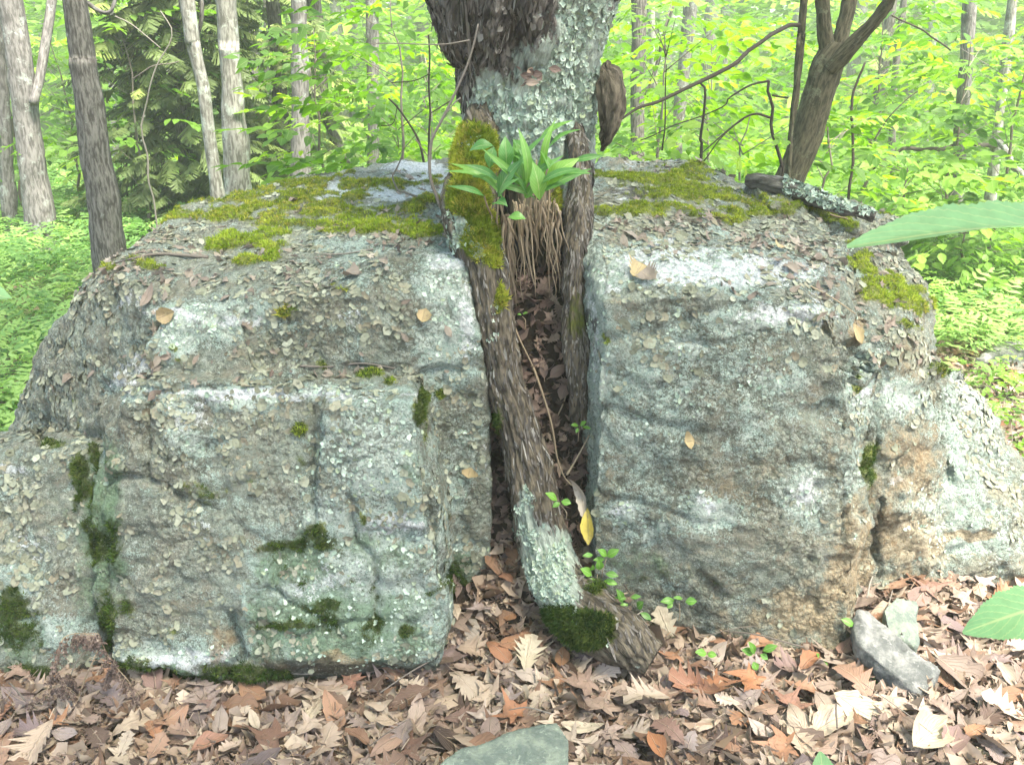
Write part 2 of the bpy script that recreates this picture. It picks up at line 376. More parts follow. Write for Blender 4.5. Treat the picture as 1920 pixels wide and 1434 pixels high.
M['dead_deep'] = make_dead('old_leaf_gap_shade', [(0, (.05, .036, .03)), (.15, (.20, .11, .065)), (.3, (.17, .125, .10)), (.45, (.33, .25, .20)), (.55, (.10, .075, .075)), (.68, (.27, .205, .17)), (.8, (.44, .36, .27)), (.9, (.13, .085, .07)), (1, (.30, .23, .20))])  # old leaf browns, darkened to stand for shade in the litter gaps
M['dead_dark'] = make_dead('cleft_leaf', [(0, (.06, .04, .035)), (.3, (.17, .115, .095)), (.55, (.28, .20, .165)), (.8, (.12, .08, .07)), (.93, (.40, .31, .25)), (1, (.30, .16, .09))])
M['dead_grey'] = make_dead('weathered_leaf', [(0, (.17, .13, .11)), (.3, (.27, .225, .185)), (.6, (.34, .29, .24)), (.8, (.22, .17, .14)), (1, (.42, .37, .31))])
M['dead_pale'] = make_dead('pale_dead_leaf', [(0, (.47, .40, .29)), (1, (.54, .47, .35))])
M['dead_yellow'] = make_dead('yellow_leaf', [(0, (.55, .45, .08)), (1, (.60, .48, .10))])
M['dead_tan'] = make_dead('tan_leaf', [(0, (.42, .33, .18)), (1, (.50, .38, .20))])
M['green_plant'] = mat_leaf('plant_leaf', [(0, (.06, .18, .045)), (.5, (.11, .28, .06)), (1, (.20, .38, .06))], .3, .4, .35, .45)
M['green_seed'] = mat_leaf('seedling_leaf', [(0, (.10, .26, .035)), (.5, (.15, .34, .04)), (1, (.07, .19, .03))], .3, .35, .4, .5)
M['green_near'] = mat_leaf('near_leaf', [(0, (.22, .42, .20)), (1, (.28, .48, .24))], .55, .5, .5, .4)
M['green_mid'] = mat_leaf('understory_leaf', [(0, (.06, .14, .018)), (.4, (.125, .245, .03)), (.85, (.19, .33, .05)), (1, (.26, .39, .055))], .5, .5, .15)
M['green_far'] = mat_leaf('distant_leaf', [(0, (.05, .11, .022)), (.35, (.13, .24, .04)), (.8, (.22, .36, .08)), (1, (.38, .47, .11))], .5, .5, 0)
M['green_fern'] = mat_leaf('fern_leaf', [(0, (.09, .19, .05)), (.5, (.17, .31, .08)), (1, (.28, .42, .12))], .45, .6, 0)
M['hemlock'] = mat_leaf('hemlock_needle', [(0, (.055, .085, .025)), (.6, (.12, .17, .045)), (1, (.22, .28, .07))], .2, .6, 0)

def ground_mat():
    g = NT('forest_floor'); n = g.noise(3, 6, .7); n2 = g.noise(35, 5, .75); n3 = g.noise(120, 4, .7)
    c = g.mix(g.step(n2, .4, .62), (.075, .052, .038), (.21, .145, .105))
    c = g.mix(g.math('MULTIPLY', g.step(n3, .58, .7), .6), c, (.36, .28, .21))
    far = g.n('ShaderNodeSeparateXYZ', {0: g.pos()}).outputs[1]
    gm = g.math('MULTIPLY', g.step(far, 3.5, 8.0), g.step(n, .30, .5))
    c = g.mix(gm, c, g.mix(n2, (.05, .11, .02), (.12, .20, .045)))
    return g.done(g.bsdf(c, .95, g.bump(n2, .02), .1))
M['ground'] = ground_mat()
# ------------------------------------------------------------------ ground
def gz(x, y):
    x = np.asarray(x, float); y = np.asarray(y, float)
    p = np.stack([x, y, np.zeros_like(x)], -1)
    z = .03 * fbm(p * 1.3, 3, 5) + .012 * fbm(p * 6, 3, 9)
    z = z - .035 + .05 * np.exp(-(((x - .02) / .28) ** 2 + ((y - 2.5) / .35) ** 2))        # litter heaped in the mouth of the cleft
    z = z + .02 * np.exp(-(((x + .05) / .25) ** 2 + ((y - 2.2) / .2) ** 2))
    z = z + .09 * np.exp(-(((x - 1.15) / .45) ** 2 + ((y - 2.65) / .3) ** 2))
    z = z - .075 * np.exp(-(((x + .85) / .75) ** 4 + ((y - 2.1) / .35) ** 4))
    far = smst(6, 30, y)
    z = z + far * .5 * fbm(p * .12, 2, 3)
    return z
def spaced(a, b, fine_a, fine_b, step, grow):
    m = list(np.arange(fine_a, fine_b, step)); s = step; v = m[-1]
    while v < b: s *= grow; v += s; m.append(v)
    s = step; v = m[0]; lo = []
    while v > a: s *= grow; v -= s; lo.append(v)
    return np.array(lo[::-1] + m)
gx = spaced(-150, 150, -3, 3, .05, 1.09); gy = spaced(-25, 180, 1.0, 6, .05, 1.07)
X, Y = np.meshgrid(gx, gy); Z = gz(X, Y)
nx, ny = len(gx), len(gy); i = np.arange(ny - 1)[:, None] * nx + np.arange(nx - 1)[None]
ground = tag(link('ground', mesh_np('ground', np.stack([X, Y, Z], -1).reshape(-1, 3), [np.stack([i, i + 1, i + nx + 1, i + nx], -1).reshape(-1, 4)]), mat=M['ground']), kind='structure')
def G(px, py, it=6):
    """where the sight line of a pixel meets the ground"""
    z = 0.0
    for _ in range(it):
        d = ray(px, py); t = (z - 1.65) / d[2]; q = CAMLOC + d * t; z = float(gz(q[0], q[1]))
    return np.array([q[0], q[1], z])

# ------------------------------------------------------------------ the boulder halves
def hull(pts, extra=()):
    bm = bmesh.new()
    for p in pts: bm.verts.new(P(*p))
    for e in extra: bm.verts.new(e)
    r = bmesh.ops.convex_hull(bm, input=bm.verts)
    dele = [g_ for g_ in r['geom_interior'] if isinstance(g_, bmesh.types.BMVert)]
    bmesh.ops.delete(bm, geom=[v for v in bm.verts if not v.link_faces], context='VERTS')
    return bm
def floorpts(pts, z=-.2, sel=None):
    return [(*(P(*p)[:2]), z) for i, p in enumerate(pts) if sel is None or i in sel]
def remeshed(hulls, voxel):
    bm = bmesh.new()
    for h in hulls:
        me = bpy.data.meshes.new('tmp'); h.to_mesh(me); bm.from_mesh(me); bpy.data.meshes.remove(me); h.free()
    bmesh.ops.recalc_face_normals(bm, faces=bm.faces)
    me = bpy.data.meshes.new('tmp'); bm.to_mesh(me); bm.free()
    o = bpy.data.objects.new('tmp', me); COL.objects.link(o)
    r = o.modifiers.new('r', 'REMESH'); r.mode = 'VOXEL'; r.voxel_size = voxel
    s = o.modifiers.new('s', 'SMOOTH'); s.factor = .5; s.iterations = 1
    dg = bpy.context.evaluated_depsgraph_get(); ev = o.evaluated_get(dg); m2 = ev.to_mesh()
    V = np.empty(len(m2.vertices) * 3, np.float32); m2.vertices.foreach_get('co', V)
    li = np.empty(len(m2.loops), np.int32); m2.loops.foreach_get('vertex_index', li)
    tot = np.empty(len(m2.polygons), np.int32); m2.polygons.foreach_get('loop_total', tot)
    assert (tot == 4).all()
    ev.to_mesh_clear(); bpy.data.objects.remove(o); bpy.data.meshes.remove(me)
    return V.reshape(-1, 3).astype(float), li.reshape(-1, 4)
def vnormals(V, Q):
    n = np.cross(V[Q[:, 2]] - V[Q[:, 0]], V[Q[:, 3]] - V[Q[:, 1]]); N = np.zeros_like(V)
    for k in range(4):
        for a in range(3): N[:, a] += np.bincount(Q[:, k], n[:, a], len(V))
    return norm(N)
def ell(V, vis, lst, warp=14, seed=3):
    """soft elliptical patches on the surface the camera side sees; list of (px,py,rx,ry[,strength[,angle]])"""
    px, py = proj(V)
    px = px + warp * fbm(V * 14, 3, seed); py = py + warp * fbm(V * 14, 3, seed + 50)
    out = np.zeros(len(V))
    for e in lst:
        cx, cy, rx, ry = e[:4]; st = e[4] if len(e) > 4 else 1.0; a = radians(e[5]) if len(e) > 5 else 0
        dx, dy = px - cx, py - cy
        if a: dx, dy = dx * cos(a) + dy * sin(a), -dx * sin(a) + dy * cos(a)
        d2 = (dx / rx) ** 2 + (dy / ry) ** 2
        out = np.maximum(out, st * np.exp(-(d2 ** 1.3) * .7))
    return out * vis
def grooves(V, lines, seed=1):
    """depth field of cracks; lines of ([(px,py)...], width_m, depth_m)"""
    px, py = proj(V); dep = V[:, 1]
    px = px + 5 * vnoise(V * 30, 8) + 7 * vnoise(V * 9, 9); py = py + 5 * vnoise(V * 30, 18) + 7 * vnoise(V * 9, 19)
    out = np.zeros(len(V))
    for pts, wd, dp in lines:
        pts = np.array(pts, float); best = np.full(len(V), 1e9)
        for a, b in zip(pts[:-1], pts[1:]):
            ab = b - a; t = np.clip(((px - a[0]) * ab[0] + (py - a[1]) * ab[1]) / (ab @ ab), 0, 1)
            best = np.minimum(best, np.hypot(px - a[0] - t * ab[0], py - a[1] - t * ab[1]))
        wpx = wd * FPX / np.maximum(dep, 1) * .95
        out = np.maximum(out, dp * np.exp(-(best / wpx) ** 2))
    return out
def build_rock(hulls, voxel, lines, moss, seed, calm=None):
    V, Q = remeshed(hulls, voxel)
    N = vnormals(V, Q)
    p = V + .03 * np.stack([fbm(V * 5, 2, seed + q) for q in range(3)], 1)
    side = 1 - .6 * np.clip(N[:, 2], 0, 1)
    d = .022 * fbm(p * 2.2, 3, seed + 10)
    q = fbm(p * np.array([4.5, 4.5, 8]), 2, seed + 20) * 2.2
    d += (.013 if seed > 200 else .008) * (np.floor(q) + smst(.44, .56, q - np.floor(q))) * side * .8      # broken steps
    q = fbm(p * np.array([11, 11, 17]), 2, seed + 21) * 2.0
    d += .0055 * (np.floor(q) + smst(.42, .58, q - np.floor(q)))
    if calm is not None: d *= 1 - calm(V, N)
    rk = 1 - np.abs(fbm(p * np.array([7, 7, 10]), 3, seed + 50)) * 5
    d -= .006 * np.clip(rk, 0, 1) ** 2 * (1 if calm is None else 1 - 1.4 * calm(V, N))
    d += .007 * fbm(p * 13, 3, seed + 30) + .005 * fbm(p * 42, 2, seed + 31)
    rg = 1 - np.abs(fbm(p * np.array([2.3, 2.3, 3.5]), 2, seed + 40)) * 9
    d -= .010 * np.clip(rg, 0, 1)
    fr = (N @ np.array([0, -.75, .66])) > -.55
    vis = fr.astype(float)
    d -= grooves(V, lines) * (vis > 0)
    V2 = V + N * d[:, None]
    ms = ell(V2, vis, moss) * np.clip(.88 + 1.1 * fbm(V * 16, 3, 78), 0, 1.15)
    up = np.clip(N[:, 2] * 1.2, .25, 1)
    V2 = V2 + N * (np.clip(ms - .3, 0, 1) * (.020 + .008 * fbm(V * 28, 2, 77)))[:, None] * up[:, None]
    return V2, Q, vnormals(V2, Q), vis, ms
ZB = -.2
# left half: the tall mass behind, the blocky front slab, the low corner slab
Lm = [(225, 520, 2.52), (300, 572, 2.38), (560, 558, 2.36), (868, 548, 2.42), (878, 478, 2.50), (345, 385, 3.3), (450, 350, 3.5), (560, 325, 3.7), (700, 308, 3.9), (845, 302, 3.95),
      (190, 510, 2.72), (140, 600, 2.75), (60, 668, 2.9), (15, 800, 2.9), (-10, 885, 2.85), (905, 640, 2.40), (922, 800, 2.41), (915, 1085, 2.42), (230, 760, 2.36), (215, 900, 2.40)]
L2 = [(180, 850, 2.30), (236, 716, 2.24), (500, 716, 2.22), (775, 733, 2.20), (785, 760, 2.18), (800, 900, 2.15), (832, 1010, 2.13), (838, 1180, 2.08), (818, 1240, 2.06), (500, 1258, 1.995), (430, 1272, 1.99), (205, 1235, 2.04), (176, 1100, 2.12), (176, 930, 2.20)]
L2x = [(*P(x, y, Y)[:1], 2.6, P(x, y, Y)[2]) for x, y, Y in [(236, 716, 2.24), (775, 733, 2.2), (835, 1010, 2.13)]] + [(P(225, 1240, 2.09)[0], 2.6, ZB), (P(820, 1245, 2.12)[0], 2.6, ZB), (P(225, 1240, 2.09)[0] + .03, 2.24, ZB), (P(790, 1245, 2.12)[0], 2.24, ZB), (P(430, 1280, 2.04)[0], 2.22, ZB)]
L3 = [(-120, 905, 2.34), (0, 882, 2.31), (100, 842, 2.32), (200, 822, 2.34), (225, 1000, 2.215), (235, 1215, 2.135), (100, 1280, 2.06), (-120, 1290, 2.05), (185, 816, 2.6), (0, 850, 2.6)]
L3x = [(P(-200, 905, 2.34)[0], 2.7, .5), (P(-200, 905, 2.34)[0], 2.7, ZB), (P(190, 1000, 2.3)[0], 2.7, ZB), (P(-120, 1290, 2.05)[0], 2.15, ZB), (P(200, 1220, 2.12)[0], 2.2, ZB)]
slab = [(597, 762, 2.115), (783, 746, 2.14), (797, 900, 2.10), (806, 990, 2.085), (600, 985, 2.10)]
slabx = [tuple(P(x, y, Y) + np.array([0, .2, 0])) for x, y, Y in slab]
bul = [(492, 1105, 2.075), (560, 1075, 2.08), (700, 1020, 2.09), (826, 1015, 2.11), (834, 1180, 2.075), (815, 1236, 2.05), (500, 1254, 1.98), (470, 1190, 2.02)]
bulx = [tuple(P(x, y, Y) + np.array([0, .2, 0])) for x, y, Y in bul]
blk = [(52, 690, 2.95), (78, 652, 2.95), (128, 606, 2.98), (150, 640, 2.85), (28, 770, 2.88)]
upl = [(296, 578, 2.36), (440, 572, 2.335), (470, 700, 2.29), (250, 700, 2.30)]
uplx = [tuple(P(x, y, Y) + np.array([0, .2, 0])) for x, y, Y in upl]
hl = [hull(Lm, floorpts(Lm, ZB)), hull(L2, L2x), hull(L3, L3x), hull(slab, slabx), hull(bul, bulx), hull(blk, floorpts(blk, ZB)), hull(upl, uplx)]
Llines = [([(185, 825), (190, 900), (188, 1000), (198, 1110), (208, 1240)], .010, .018), ([(275, 750), (272, 830), (275, 905)], .007, .03),
          ([(190, 910), (230, 890), (280, 905), (345, 940)], .010, .03), ([(345, 940), (400, 955)], .006, .02), ([(788, 740), (802, 880), (812, 1000), (840, 1080)], .012, .03),
          ([(590, 770), (590, 1000)], .006, .02), ([(125, 650), (90, 700), (85, 770), (75, 830)], .010, .035), ([(295, 590), (270, 640), (250, 700)], .006, .02),
          ([(480, 1170), (560, 1200), (620, 1170), (690, 1160)], .007, .02), ([(655, 930), (665, 1010), (700, 1050), (705, 1180)], .008, .02), ([(430, 1160), (445, 1240), (420, 1290)], .014, .04),
          ([(300, 735), (430, 720), (560, 700), (700, 690), (860, 700)], .008, .018), ([(640, 1190), (500, 1100), (470, 1130)], .008, .02),
          ([(560, 640), (620, 690), (760, 690)], .006, .012), ([(230, 720), (330, 740), (420, 722)], .006, .012)]
mossL = [(560, 1060, 150, 60, .46), (190, 1000, 36, 190, .55), (30, 1190, 60, 80, .55), (380, 1268, 220, 22, .8), (700, 1110, 26, 120, .55), (230, 1170, 26, 60, .6), (620, 1168, 100, 26, .55), (865, 1085, 40, 40, .6), (400, 920, 120, 26, .42), (680, 830, 8, 80, .4), (800, 800, 16, 50, .6), (600, 348, 220, 9, .8), (560, 385, 230, 20, .5), (700, 400, 120, 26, .5), (640, 343, 190, 9), (500, 378, 130, 12), (450, 398, 150, 12), (590, 368, 130, 10), (430, 458, 60, 20), (475, 448, 85, 20), (460, 485, 40, 12), (690, 422, 95, 16), (790, 432, 60, 14), (345, 412, 70, 7), (640, 392, 90, 8),
         (560, 420, 90, 12, .8), (800, 385, 40, 10), (541, 577, 13, 10), (318, 650, 16, 8), (330, 672, 14, 6, .8), (597, 682, 17, 14), (690, 702, 28, 10), (730, 714, 12, 8), (830, 745, 14, 12), (795, 748, 12, 14), (565, 802, 16, 11), (505, 478, 18, 9),
         (200, 500, 60, 5, .8), (270, 500, 40, 5), (640, 540, 16, 5), (150, 905, 20, 50), (182, 860, 7, 35), (178, 1000, 18, 70, .9), (200, 1180, 18, 50), (230, 1250, 30, 25), (598, 1008, 32, 25), (530, 1028, 48, 16), (705, 1120, 15, 45), (755, 1080, 18, 25), (767, 1185, 13, 16),
         (810, 1105, 28, 8), (600, 1140, 50, 12, .85), (540, 1172, 60, 7, .85), (40, 1130, 32, 25), (40, 1265, 70, 25), (350, 1280, 110, 12, .8), (265, 1250, 50, 12), (150, 1270, 50, 15, .9), (480, 1280, 70, 8, .8), (870, 1090, 32, 14), (785, 775, 18, 22, .8), (672, 975, 8, 22, .8),
         (455, 900, 25, 10, .5), (700, 800, 8, 8, .6), (240, 1130, 12, 10, .5), (320, 1190, 14, 14, .6), (400, 945, 30, 8, .6), (560, 870, 10, 30, .4), (140, 750, 10, 8, .6), (145, 790, 10, 6, .6), (100, 830, 30, 5, .6)]
VL, QL, NL, visL, msL = build_rock(hl, .0092, Llines, mossL, 100, lambda V, N: .65 * ((N[:, 1] < -.7) | (N[:, 0] > .6)) * (V[:, 0] > -.75))
def rock_attrs(V, vis, ms, pale, white, rust, dark, alga=()):
    return dict(moss=ms, alga=ell(V, vis, alga, 22, 9), pale=ell(V, vis, pale, 22, 5), white=ell(V, vis, white, 16, 6), rust=ell(V, vis, rust, 25, 7), dark=ell(V, vis, dark, 16, 8))
paleL = [(700, 850, 90, 110, .9), (690, 1100, 160, 140), (620, 960, 50, 45), (560, 1120, 70, 40), (320, 1235, 110, 30), (840, 580, 60, 110, .9), (400, 600, 110, 30), (480, 740, 230, 14), (350, 830, 50, 30, .8), (340, 770, 40, 40, .7), (650, 480, 60, 40, .5), (20, 1100, 80, 30, .6),
         (870, 850, 30, 130, .5), (330, 640, 60, 30, .7), (100, 1180, 80, 30, .7), (700, 1220, 130, 40)]
whiteL = [(440, 600, 70, 10, .7), (640, 600, 60, 20, .4), (260, 690, 40, 20, .6), (360, 780, 50, 30, .45), (380, 1000, 40, 30, .4), (60, 1020, 60, 40, .4), (230, 560, 40, 20, .5), (780, 735, 30, 6, .6), (710, 358, 150, 14), (800, 318, 70, 14), (640, 367, 70, 5), (820, 345, 40, 14), (840, 490, 40, 14, .8), (320, 595, 60, 9, .75), (480, 742, 220, 9, .85), (560, 1110, 60, 20, .5), (650, 1080, 100, 60, .35), (290, 1245, 90, 14, .8), (385, 1225, 50, 20, .7), (880, 600, 16, 100, .6), (912, 800, 5, 180, .35), (650, 690, 200, 8, .3), (740, 980, 60, 20, .6), (230, 720, 30, 20, .6), (30, 880, 60, 10, .6), (835, 1080, 8, 100, .25)]
rustL = [(620, 1252, 220, 18, .8), (420, 1225, 25, 45, .8), (640, 400, 40, 6, .6), (870, 900, 50, 60, .45), (380, 1040, 120, 60, .30), (100, 980, 90, 70, .30), (640, 545, 20, 8, .6), (820, 1270, 40, 20, .6)]
darkL = [(600, 1262, 250, 24, 1.2), (300, 1262, 110, 12, .6), (420, 920, 170, 150, .36), (330, 1060, 130, 100, .36), (180, 620, 110, 80, .30), (560, 650, 200, 50, .25), (800, 850, 10, 110, .6), (120, 1000, 60, 100, .3), (700, 682, 100, 7, .9), (560, 1298, 260, 12, .7), (450, 1130, 20, 20, .6), (440, 1270, 40, 20, .7), (850, 330, 30, 60, .5), (550, 320, 90, 5, .8), (300, 1290, 200, 10, .6)]  # dark stains, plus painted shade beside the slab and under the overhang
split_rock_l = empty('split_boulder', (-.8, 2.6, 0), 'mossy grey half of the split boulder, its ledges crusted with curled lichen flakes', 'boulder')
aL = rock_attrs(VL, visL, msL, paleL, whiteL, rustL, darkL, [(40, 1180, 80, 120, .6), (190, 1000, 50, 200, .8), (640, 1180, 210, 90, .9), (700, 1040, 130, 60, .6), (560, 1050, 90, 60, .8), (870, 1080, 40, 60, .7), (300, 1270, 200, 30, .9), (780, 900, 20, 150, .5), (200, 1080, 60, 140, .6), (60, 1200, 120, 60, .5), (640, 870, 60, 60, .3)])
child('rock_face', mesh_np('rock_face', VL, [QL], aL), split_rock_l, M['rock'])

Rm = [(1066, 404, 2.80), (1132, 478, 2.50), (1130, 566, 2.345), (1300, 552, 2.31), (1440, 560, 2.31), (1565, 588, 2.31), (1592, 660, 2.32), (1600, 850, 2.27), (1612, 1000, 2.22), (1600, 1110, 2.20), (1576, 1215, 2.17), (1128, 860, 2.36), (1113, 1075, 2.41), (1300, 1150, 2.31), (1400, 1205, 2.21),
      (1125, 298, 3.9), (1290, 300, 3.9), (1400, 345, 3.6), (1590, 450, 3.0), (1580, 500, 2.75)]
Rs = [(1600, 640, 2.52), (1660, 640, 2.52), (1700, 600, 2.66), (1742, 560, 2.9), (1690, 478, 3.1), (1590, 470, 2.9), (1752, 690, 2.72), (1640, 800, 2.43), (1770, 760, 2.62), (1640, 1085, 2.47), (1770, 1100, 2.47), (1560, 640, 2.5)]
Rf = [(1750, 690, 2.78), (1802, 690, 2.95), (1832, 830, 2.9), (1890, 950, 2.85), (1960, 1000, 2.8), (2060, 1060, 2.7), (1940, 1112, 2.47), (1700, 1095, 2.49), (1780, 850, 2.60)]
Rb = [(1400, 342, 3.45), (1470, 348, 3.6), (1600, 373, 3.5), (1694, 405, 3.35), (1700, 446, 3.25), (1560, 430, 3.1), (1450, 385, 3.2)]
corner = [(1590, 700, 2.33), (1650, 660, 2.44), (1655, 800, 2.40), (1612, 1000, 2.24), (1600, 1110, 2.22)]
hr = [hull(Rm, floorpts(Rm, ZB)), hull(Rs, floorpts(Rs, ZB)), hull(Rf, floorpts(Rf, ZB)), hull(Rb, [tuple(P(*q) + np.array([0, 0, -.14])) for q in Rb]), hull(corner, floorpts(corner, ZB))]
Rlines = [([(1600, 640), (1590, 700), (1590, 800)], .008, .03), ([(1655, 680), (1645, 800), (1620, 900), (1612, 960)], .010, .04), ([(1130, 500), (1134, 700), (1128, 900)], .004, .008), ([(1650, 930), (1650, 1080)], .006, .03),
          ([(1580, 930), (1585, 1010)], .006, .02), ([(1480, 590), (1560, 620), (1640, 700)], .008, .02), ([(1270, 640), (1330, 650), (1450, 620)], .006, .010), ([(1750, 700), (1775, 800), (1790, 900)], .010, .03), ([(1310, 1080), (1350, 1110)], .012, .02),
          ([(1800, 700), (1815, 860), (1850, 960)], .010, .025), ([(1500, 380), (1600, 430), (1690, 470)], .010, .03), ([(1300, 560), (1200, 470)], .006, .006), ([(1480, 850), (1470, 920), (1460, 980)], .004, .008)]
mossR = [(1250, 350, 150, 22, .5), (1380, 385, 160, 20, .5), (1240, 1075, 100, 30, .4), (1230, 335, 110, 12), (1290, 365, 100, 12), (1200, 397, 110, 10), (1330, 402, 110, 10), (1430, 400, 60, 9), (1560, 392, 90, 8), (1590, 425, 40, 16, 1, 25), (1545, 400, 60, 6, .9, 10), (1620, 497, 28, 18), (1670, 550, 55, 20), (1655, 528, 40, 16), (1700, 572, 50, 12), (1632, 870, 13, 38), (1300, 312, 30, 5), (1760, 690, 20, 10),
         (1640, 400, 50, 5), (1120, 398, 30, 10), (1400, 375, 60, 10), (1140, 635, 8, 6, .7), (1597, 718, 9, 14), (1350, 1100, 40, 12, .5, 30), (1700, 605, 16, 6), (1705, 630, 12, 5), (1120, 330, 20, 8), (1500, 350, 50, 6, .7), (1420, 325, 50, 8, .6), (1600, 460, 20, 10, .7), (1200, 1080, 60, 10, .35)]
VR, QR, NR, visR, msR = build_rock(hr, .0092, Rlines, mossR, 400, lambda V, N: .7 * ((N[:, 1] < -.7) | (N[:, 0] < -.5)) * (V[:, 0] < .85))
paleR = [(1220, 700, 70, 120, .35), (1350, 760, 200, 100, .35), (1170, 960, 40, 20), (1330, 960, 40, 30), (1510, 930, 45, 45), (1440, 600, 130, 22), (1150, 495, 45, 20), (1300, 500, 210, 40, .8), (1750, 980, 60, 70), (1620, 720, 35, 60), (1690, 740, 40, 40), (1115, 650, 22, 250, .9), (1290, 660, 40, 20), (1180, 820, 50, 60, .5), (1600, 930, 12, 80, .8), (1460, 720, 50, 30, .6), (1820, 800, 50, 160, .6), (1850, 1000, 60, 60, .5), (1240, 1000, 60, 40, .4), (1090, 450, 25, 80, .8)]
whiteR = [(1250, 475, 120, 16, .7), (1480, 505, 80, 14, .7), (1550, 560, 30, 12, .6), (1195, 490, 45, 12), (1340, 510, 190, 26, .85), (1480, 590, 90, 14, .7), (1470, 575, 60, 12, .8), (1150, 540, 30, 15, .5), (1510, 915, 30, 30, .6), (1170, 958, 28, 12, .6), (1330, 940, 22, 16, .6), (1110, 620, 10, 120, .5), (1640, 740, 30, 12, .7), (1810, 720, 18, 60, .7), (1685, 900, 14, 8, .9), (1220, 300, 100, 5, .5), (1160, 365, 30, 8, .6)]
rustR = [(1610, 1020, 16, 120, .9), (1700, 930, 110, 130, .6), (1400, 880, 170, 40, .45), (1250, 870, 90, 30, .35), (1602, 620, 10, 40, 1.0), (1590, 1080, 40, 100, 1.1), (1500, 1150, 110, 70, .85), (1380, 1170, 80, 40, .5), (1180, 920, 60, 60, .4), (1330, 990, 90, 40, .25), (1700, 1010, 90, 70, .9), (1720, 880, 70, 70, .75), (1805, 1008, 50, 9, 1.2), (1592, 985, 14, 50, .9), (1560, 1200, 40, 30, .8), (1640, 920, 20, 40, .7), (1700, 790, 60, 25, .6), (1280, 820, 50, 30, .4), (1450, 1040, 60, 60, .5), (1570, 900, 18, 60, .5)]
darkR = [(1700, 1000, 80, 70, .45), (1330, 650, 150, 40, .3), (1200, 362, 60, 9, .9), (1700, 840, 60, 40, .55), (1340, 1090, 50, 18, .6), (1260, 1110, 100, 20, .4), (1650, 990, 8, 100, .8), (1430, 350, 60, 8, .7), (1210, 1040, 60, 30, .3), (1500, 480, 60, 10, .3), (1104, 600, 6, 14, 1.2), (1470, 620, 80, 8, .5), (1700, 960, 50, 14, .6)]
split_rock_r = empty('split_boulder.001', (.9, 2.6, 0), 'tan stained half of the split boulder with a flat bare face', 'boulder')
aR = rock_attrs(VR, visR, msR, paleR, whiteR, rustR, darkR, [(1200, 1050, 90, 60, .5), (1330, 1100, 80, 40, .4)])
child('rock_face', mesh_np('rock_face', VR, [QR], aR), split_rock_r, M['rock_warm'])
print('rocks', len(VL), len(VR))

class Surf:
    def __init__(s, V, Q, N, at, vis):
        s.V, s.Q, s.N, s.at, s.vis = V, Q, N, at, vis
        s.T = np.vstack([Q[:, [0, 1, 2]], Q[:, [0, 2, 3]]])
        s.T = s.T[vis[s.T[:, 0]] > 0]
        a, b, c = V[s.T[:, 0]], V[s.T[:, 1]], V[s.T[:, 2]]
        px, py = proj(a); inf = (px > -150) & (px < 2070) & (py < 1500)
        s.T = s.T[inf]; a, b, c = a[inf], b[inf], c[inf]
        s.ar = np.linalg.norm(np.cross(b - a, c - a), axis=1)
        s.cp = np.cumsum(s.ar) / s.ar.sum(); s.area = s.ar.sum() / 2
        s.bvh = None
    def sample(s, n):
        k = np.searchsorted(s.cp, RNG.random(n)); t = s.T[np.minimum(k, len(s.T) - 1)]
        u, v = RNG.random(n), RNG.random(n); f = u + v > 1; u[f], v[f] = 1 - u[f], 1 - v[f]; w_ = 1 - u - v
        I = lambda A: (A[t[:, 0]] * w_[:, None] + A[t[:, 1]] * u[:, None] + A[t[:, 2]] * v[:, None]) if A.ndim == 2 else A[t[:, 0]] * w_ + A[t[:, 1]] * u + A[t[:, 2]] * v
        return I(s.V), norm(I(s.N)), {k_: I(a) for k_, a in s.at.items()}
    def hit(s, px, py):
        if s.bvh is None:
            s.bvh = BVHTree.FromPolygons([tuple(v) for v in s.V.tolist()], s.T.tolist())
        h = s.bvh.ray_cast(Vector(CAMLOC), Vector(ray(px, py)))
        return (np.array(h[0]), np.array(h[1]) * (1 if h[1][1] < 0 or h[1][2] > 0 else -1)) if h[0] is not None else (None, None)
SL, SR = Surf(VL, QL, NL, aL, visL), Surf(VR, QR, NR, aR, visR)

# ------------------------------------------------------------------ flakes, moss, debris on the rock
def flake_template(rng, lobes=5, curl=.35, rag=.25, n=11):
    th = np.arange(n) * 2 * pi / n; r = 1 + rag * np.sin(lobes * th + rng.random() * 6) + rng.normal(0, .20, n)
    in_ = np.stack([.45 * np.cos(th), .45 * np.sin(th), .12 + 0 * th], 1)
    up = curl * (.5 + .5 * np.sin(2 * th + rng.random() * 6) + .6 * rng.random(n))
    out = np.stack([r * np.cos(th), r * np.sin(th), .05 + up], 1)
    V = np.vstack([[0, 0, .0], in_, out]); j = np.arange(n); j2 = (j + 1) % n
    tri = np.stack([0 * j, 1 + j, 1 + j2], 1); q = np.stack([1 + j, 1 + n + j, 1 + n + j2, 1 + j2], 1)
    return V, [tri, q]
def put_flakes(parent, name, surf, n, prob, size, matn, curl=.20, tilt=.15, lobes=5, rag=.24, nt_=16, lift=.0):
    rng = np.random.default_rng(len(name) * 7 + n)
    Pn, Nn, A = surf.sample(n); px, py = proj(Pn); pr = prob(Pn, Nn, A, px, py)
    keep = RNG.random(n) < pr; Pn, Nn = Pn[keep], Nn[keep]
    mb = MB(); sz = np.exp(np.clip(RNG.normal(math.log(size), .40, len(Pn)), math.log(size) - .8, math.log(size) + .55)); which = RNG.integers(0, nt_, len(Pn)); F = frames(Nn, tilt=tilt)
    for k in range(nt_):
        T, ps = flake_template(rng, rng.integers(3, 7) if lobes is None else lobes, curl * (.5 + rng.random()), rag, 7 if size < .008 else 11)
        m = which == k; scatter(mb, T, ps, F[m] * sz[m][:, None, None], Pn[m] + Nn[m] * lift)
    if mb.n == 0: return
    print(name, matn, keep.sum())
    return child(name, mb.mesh(name, False), parent, M[matn], 'stuff')
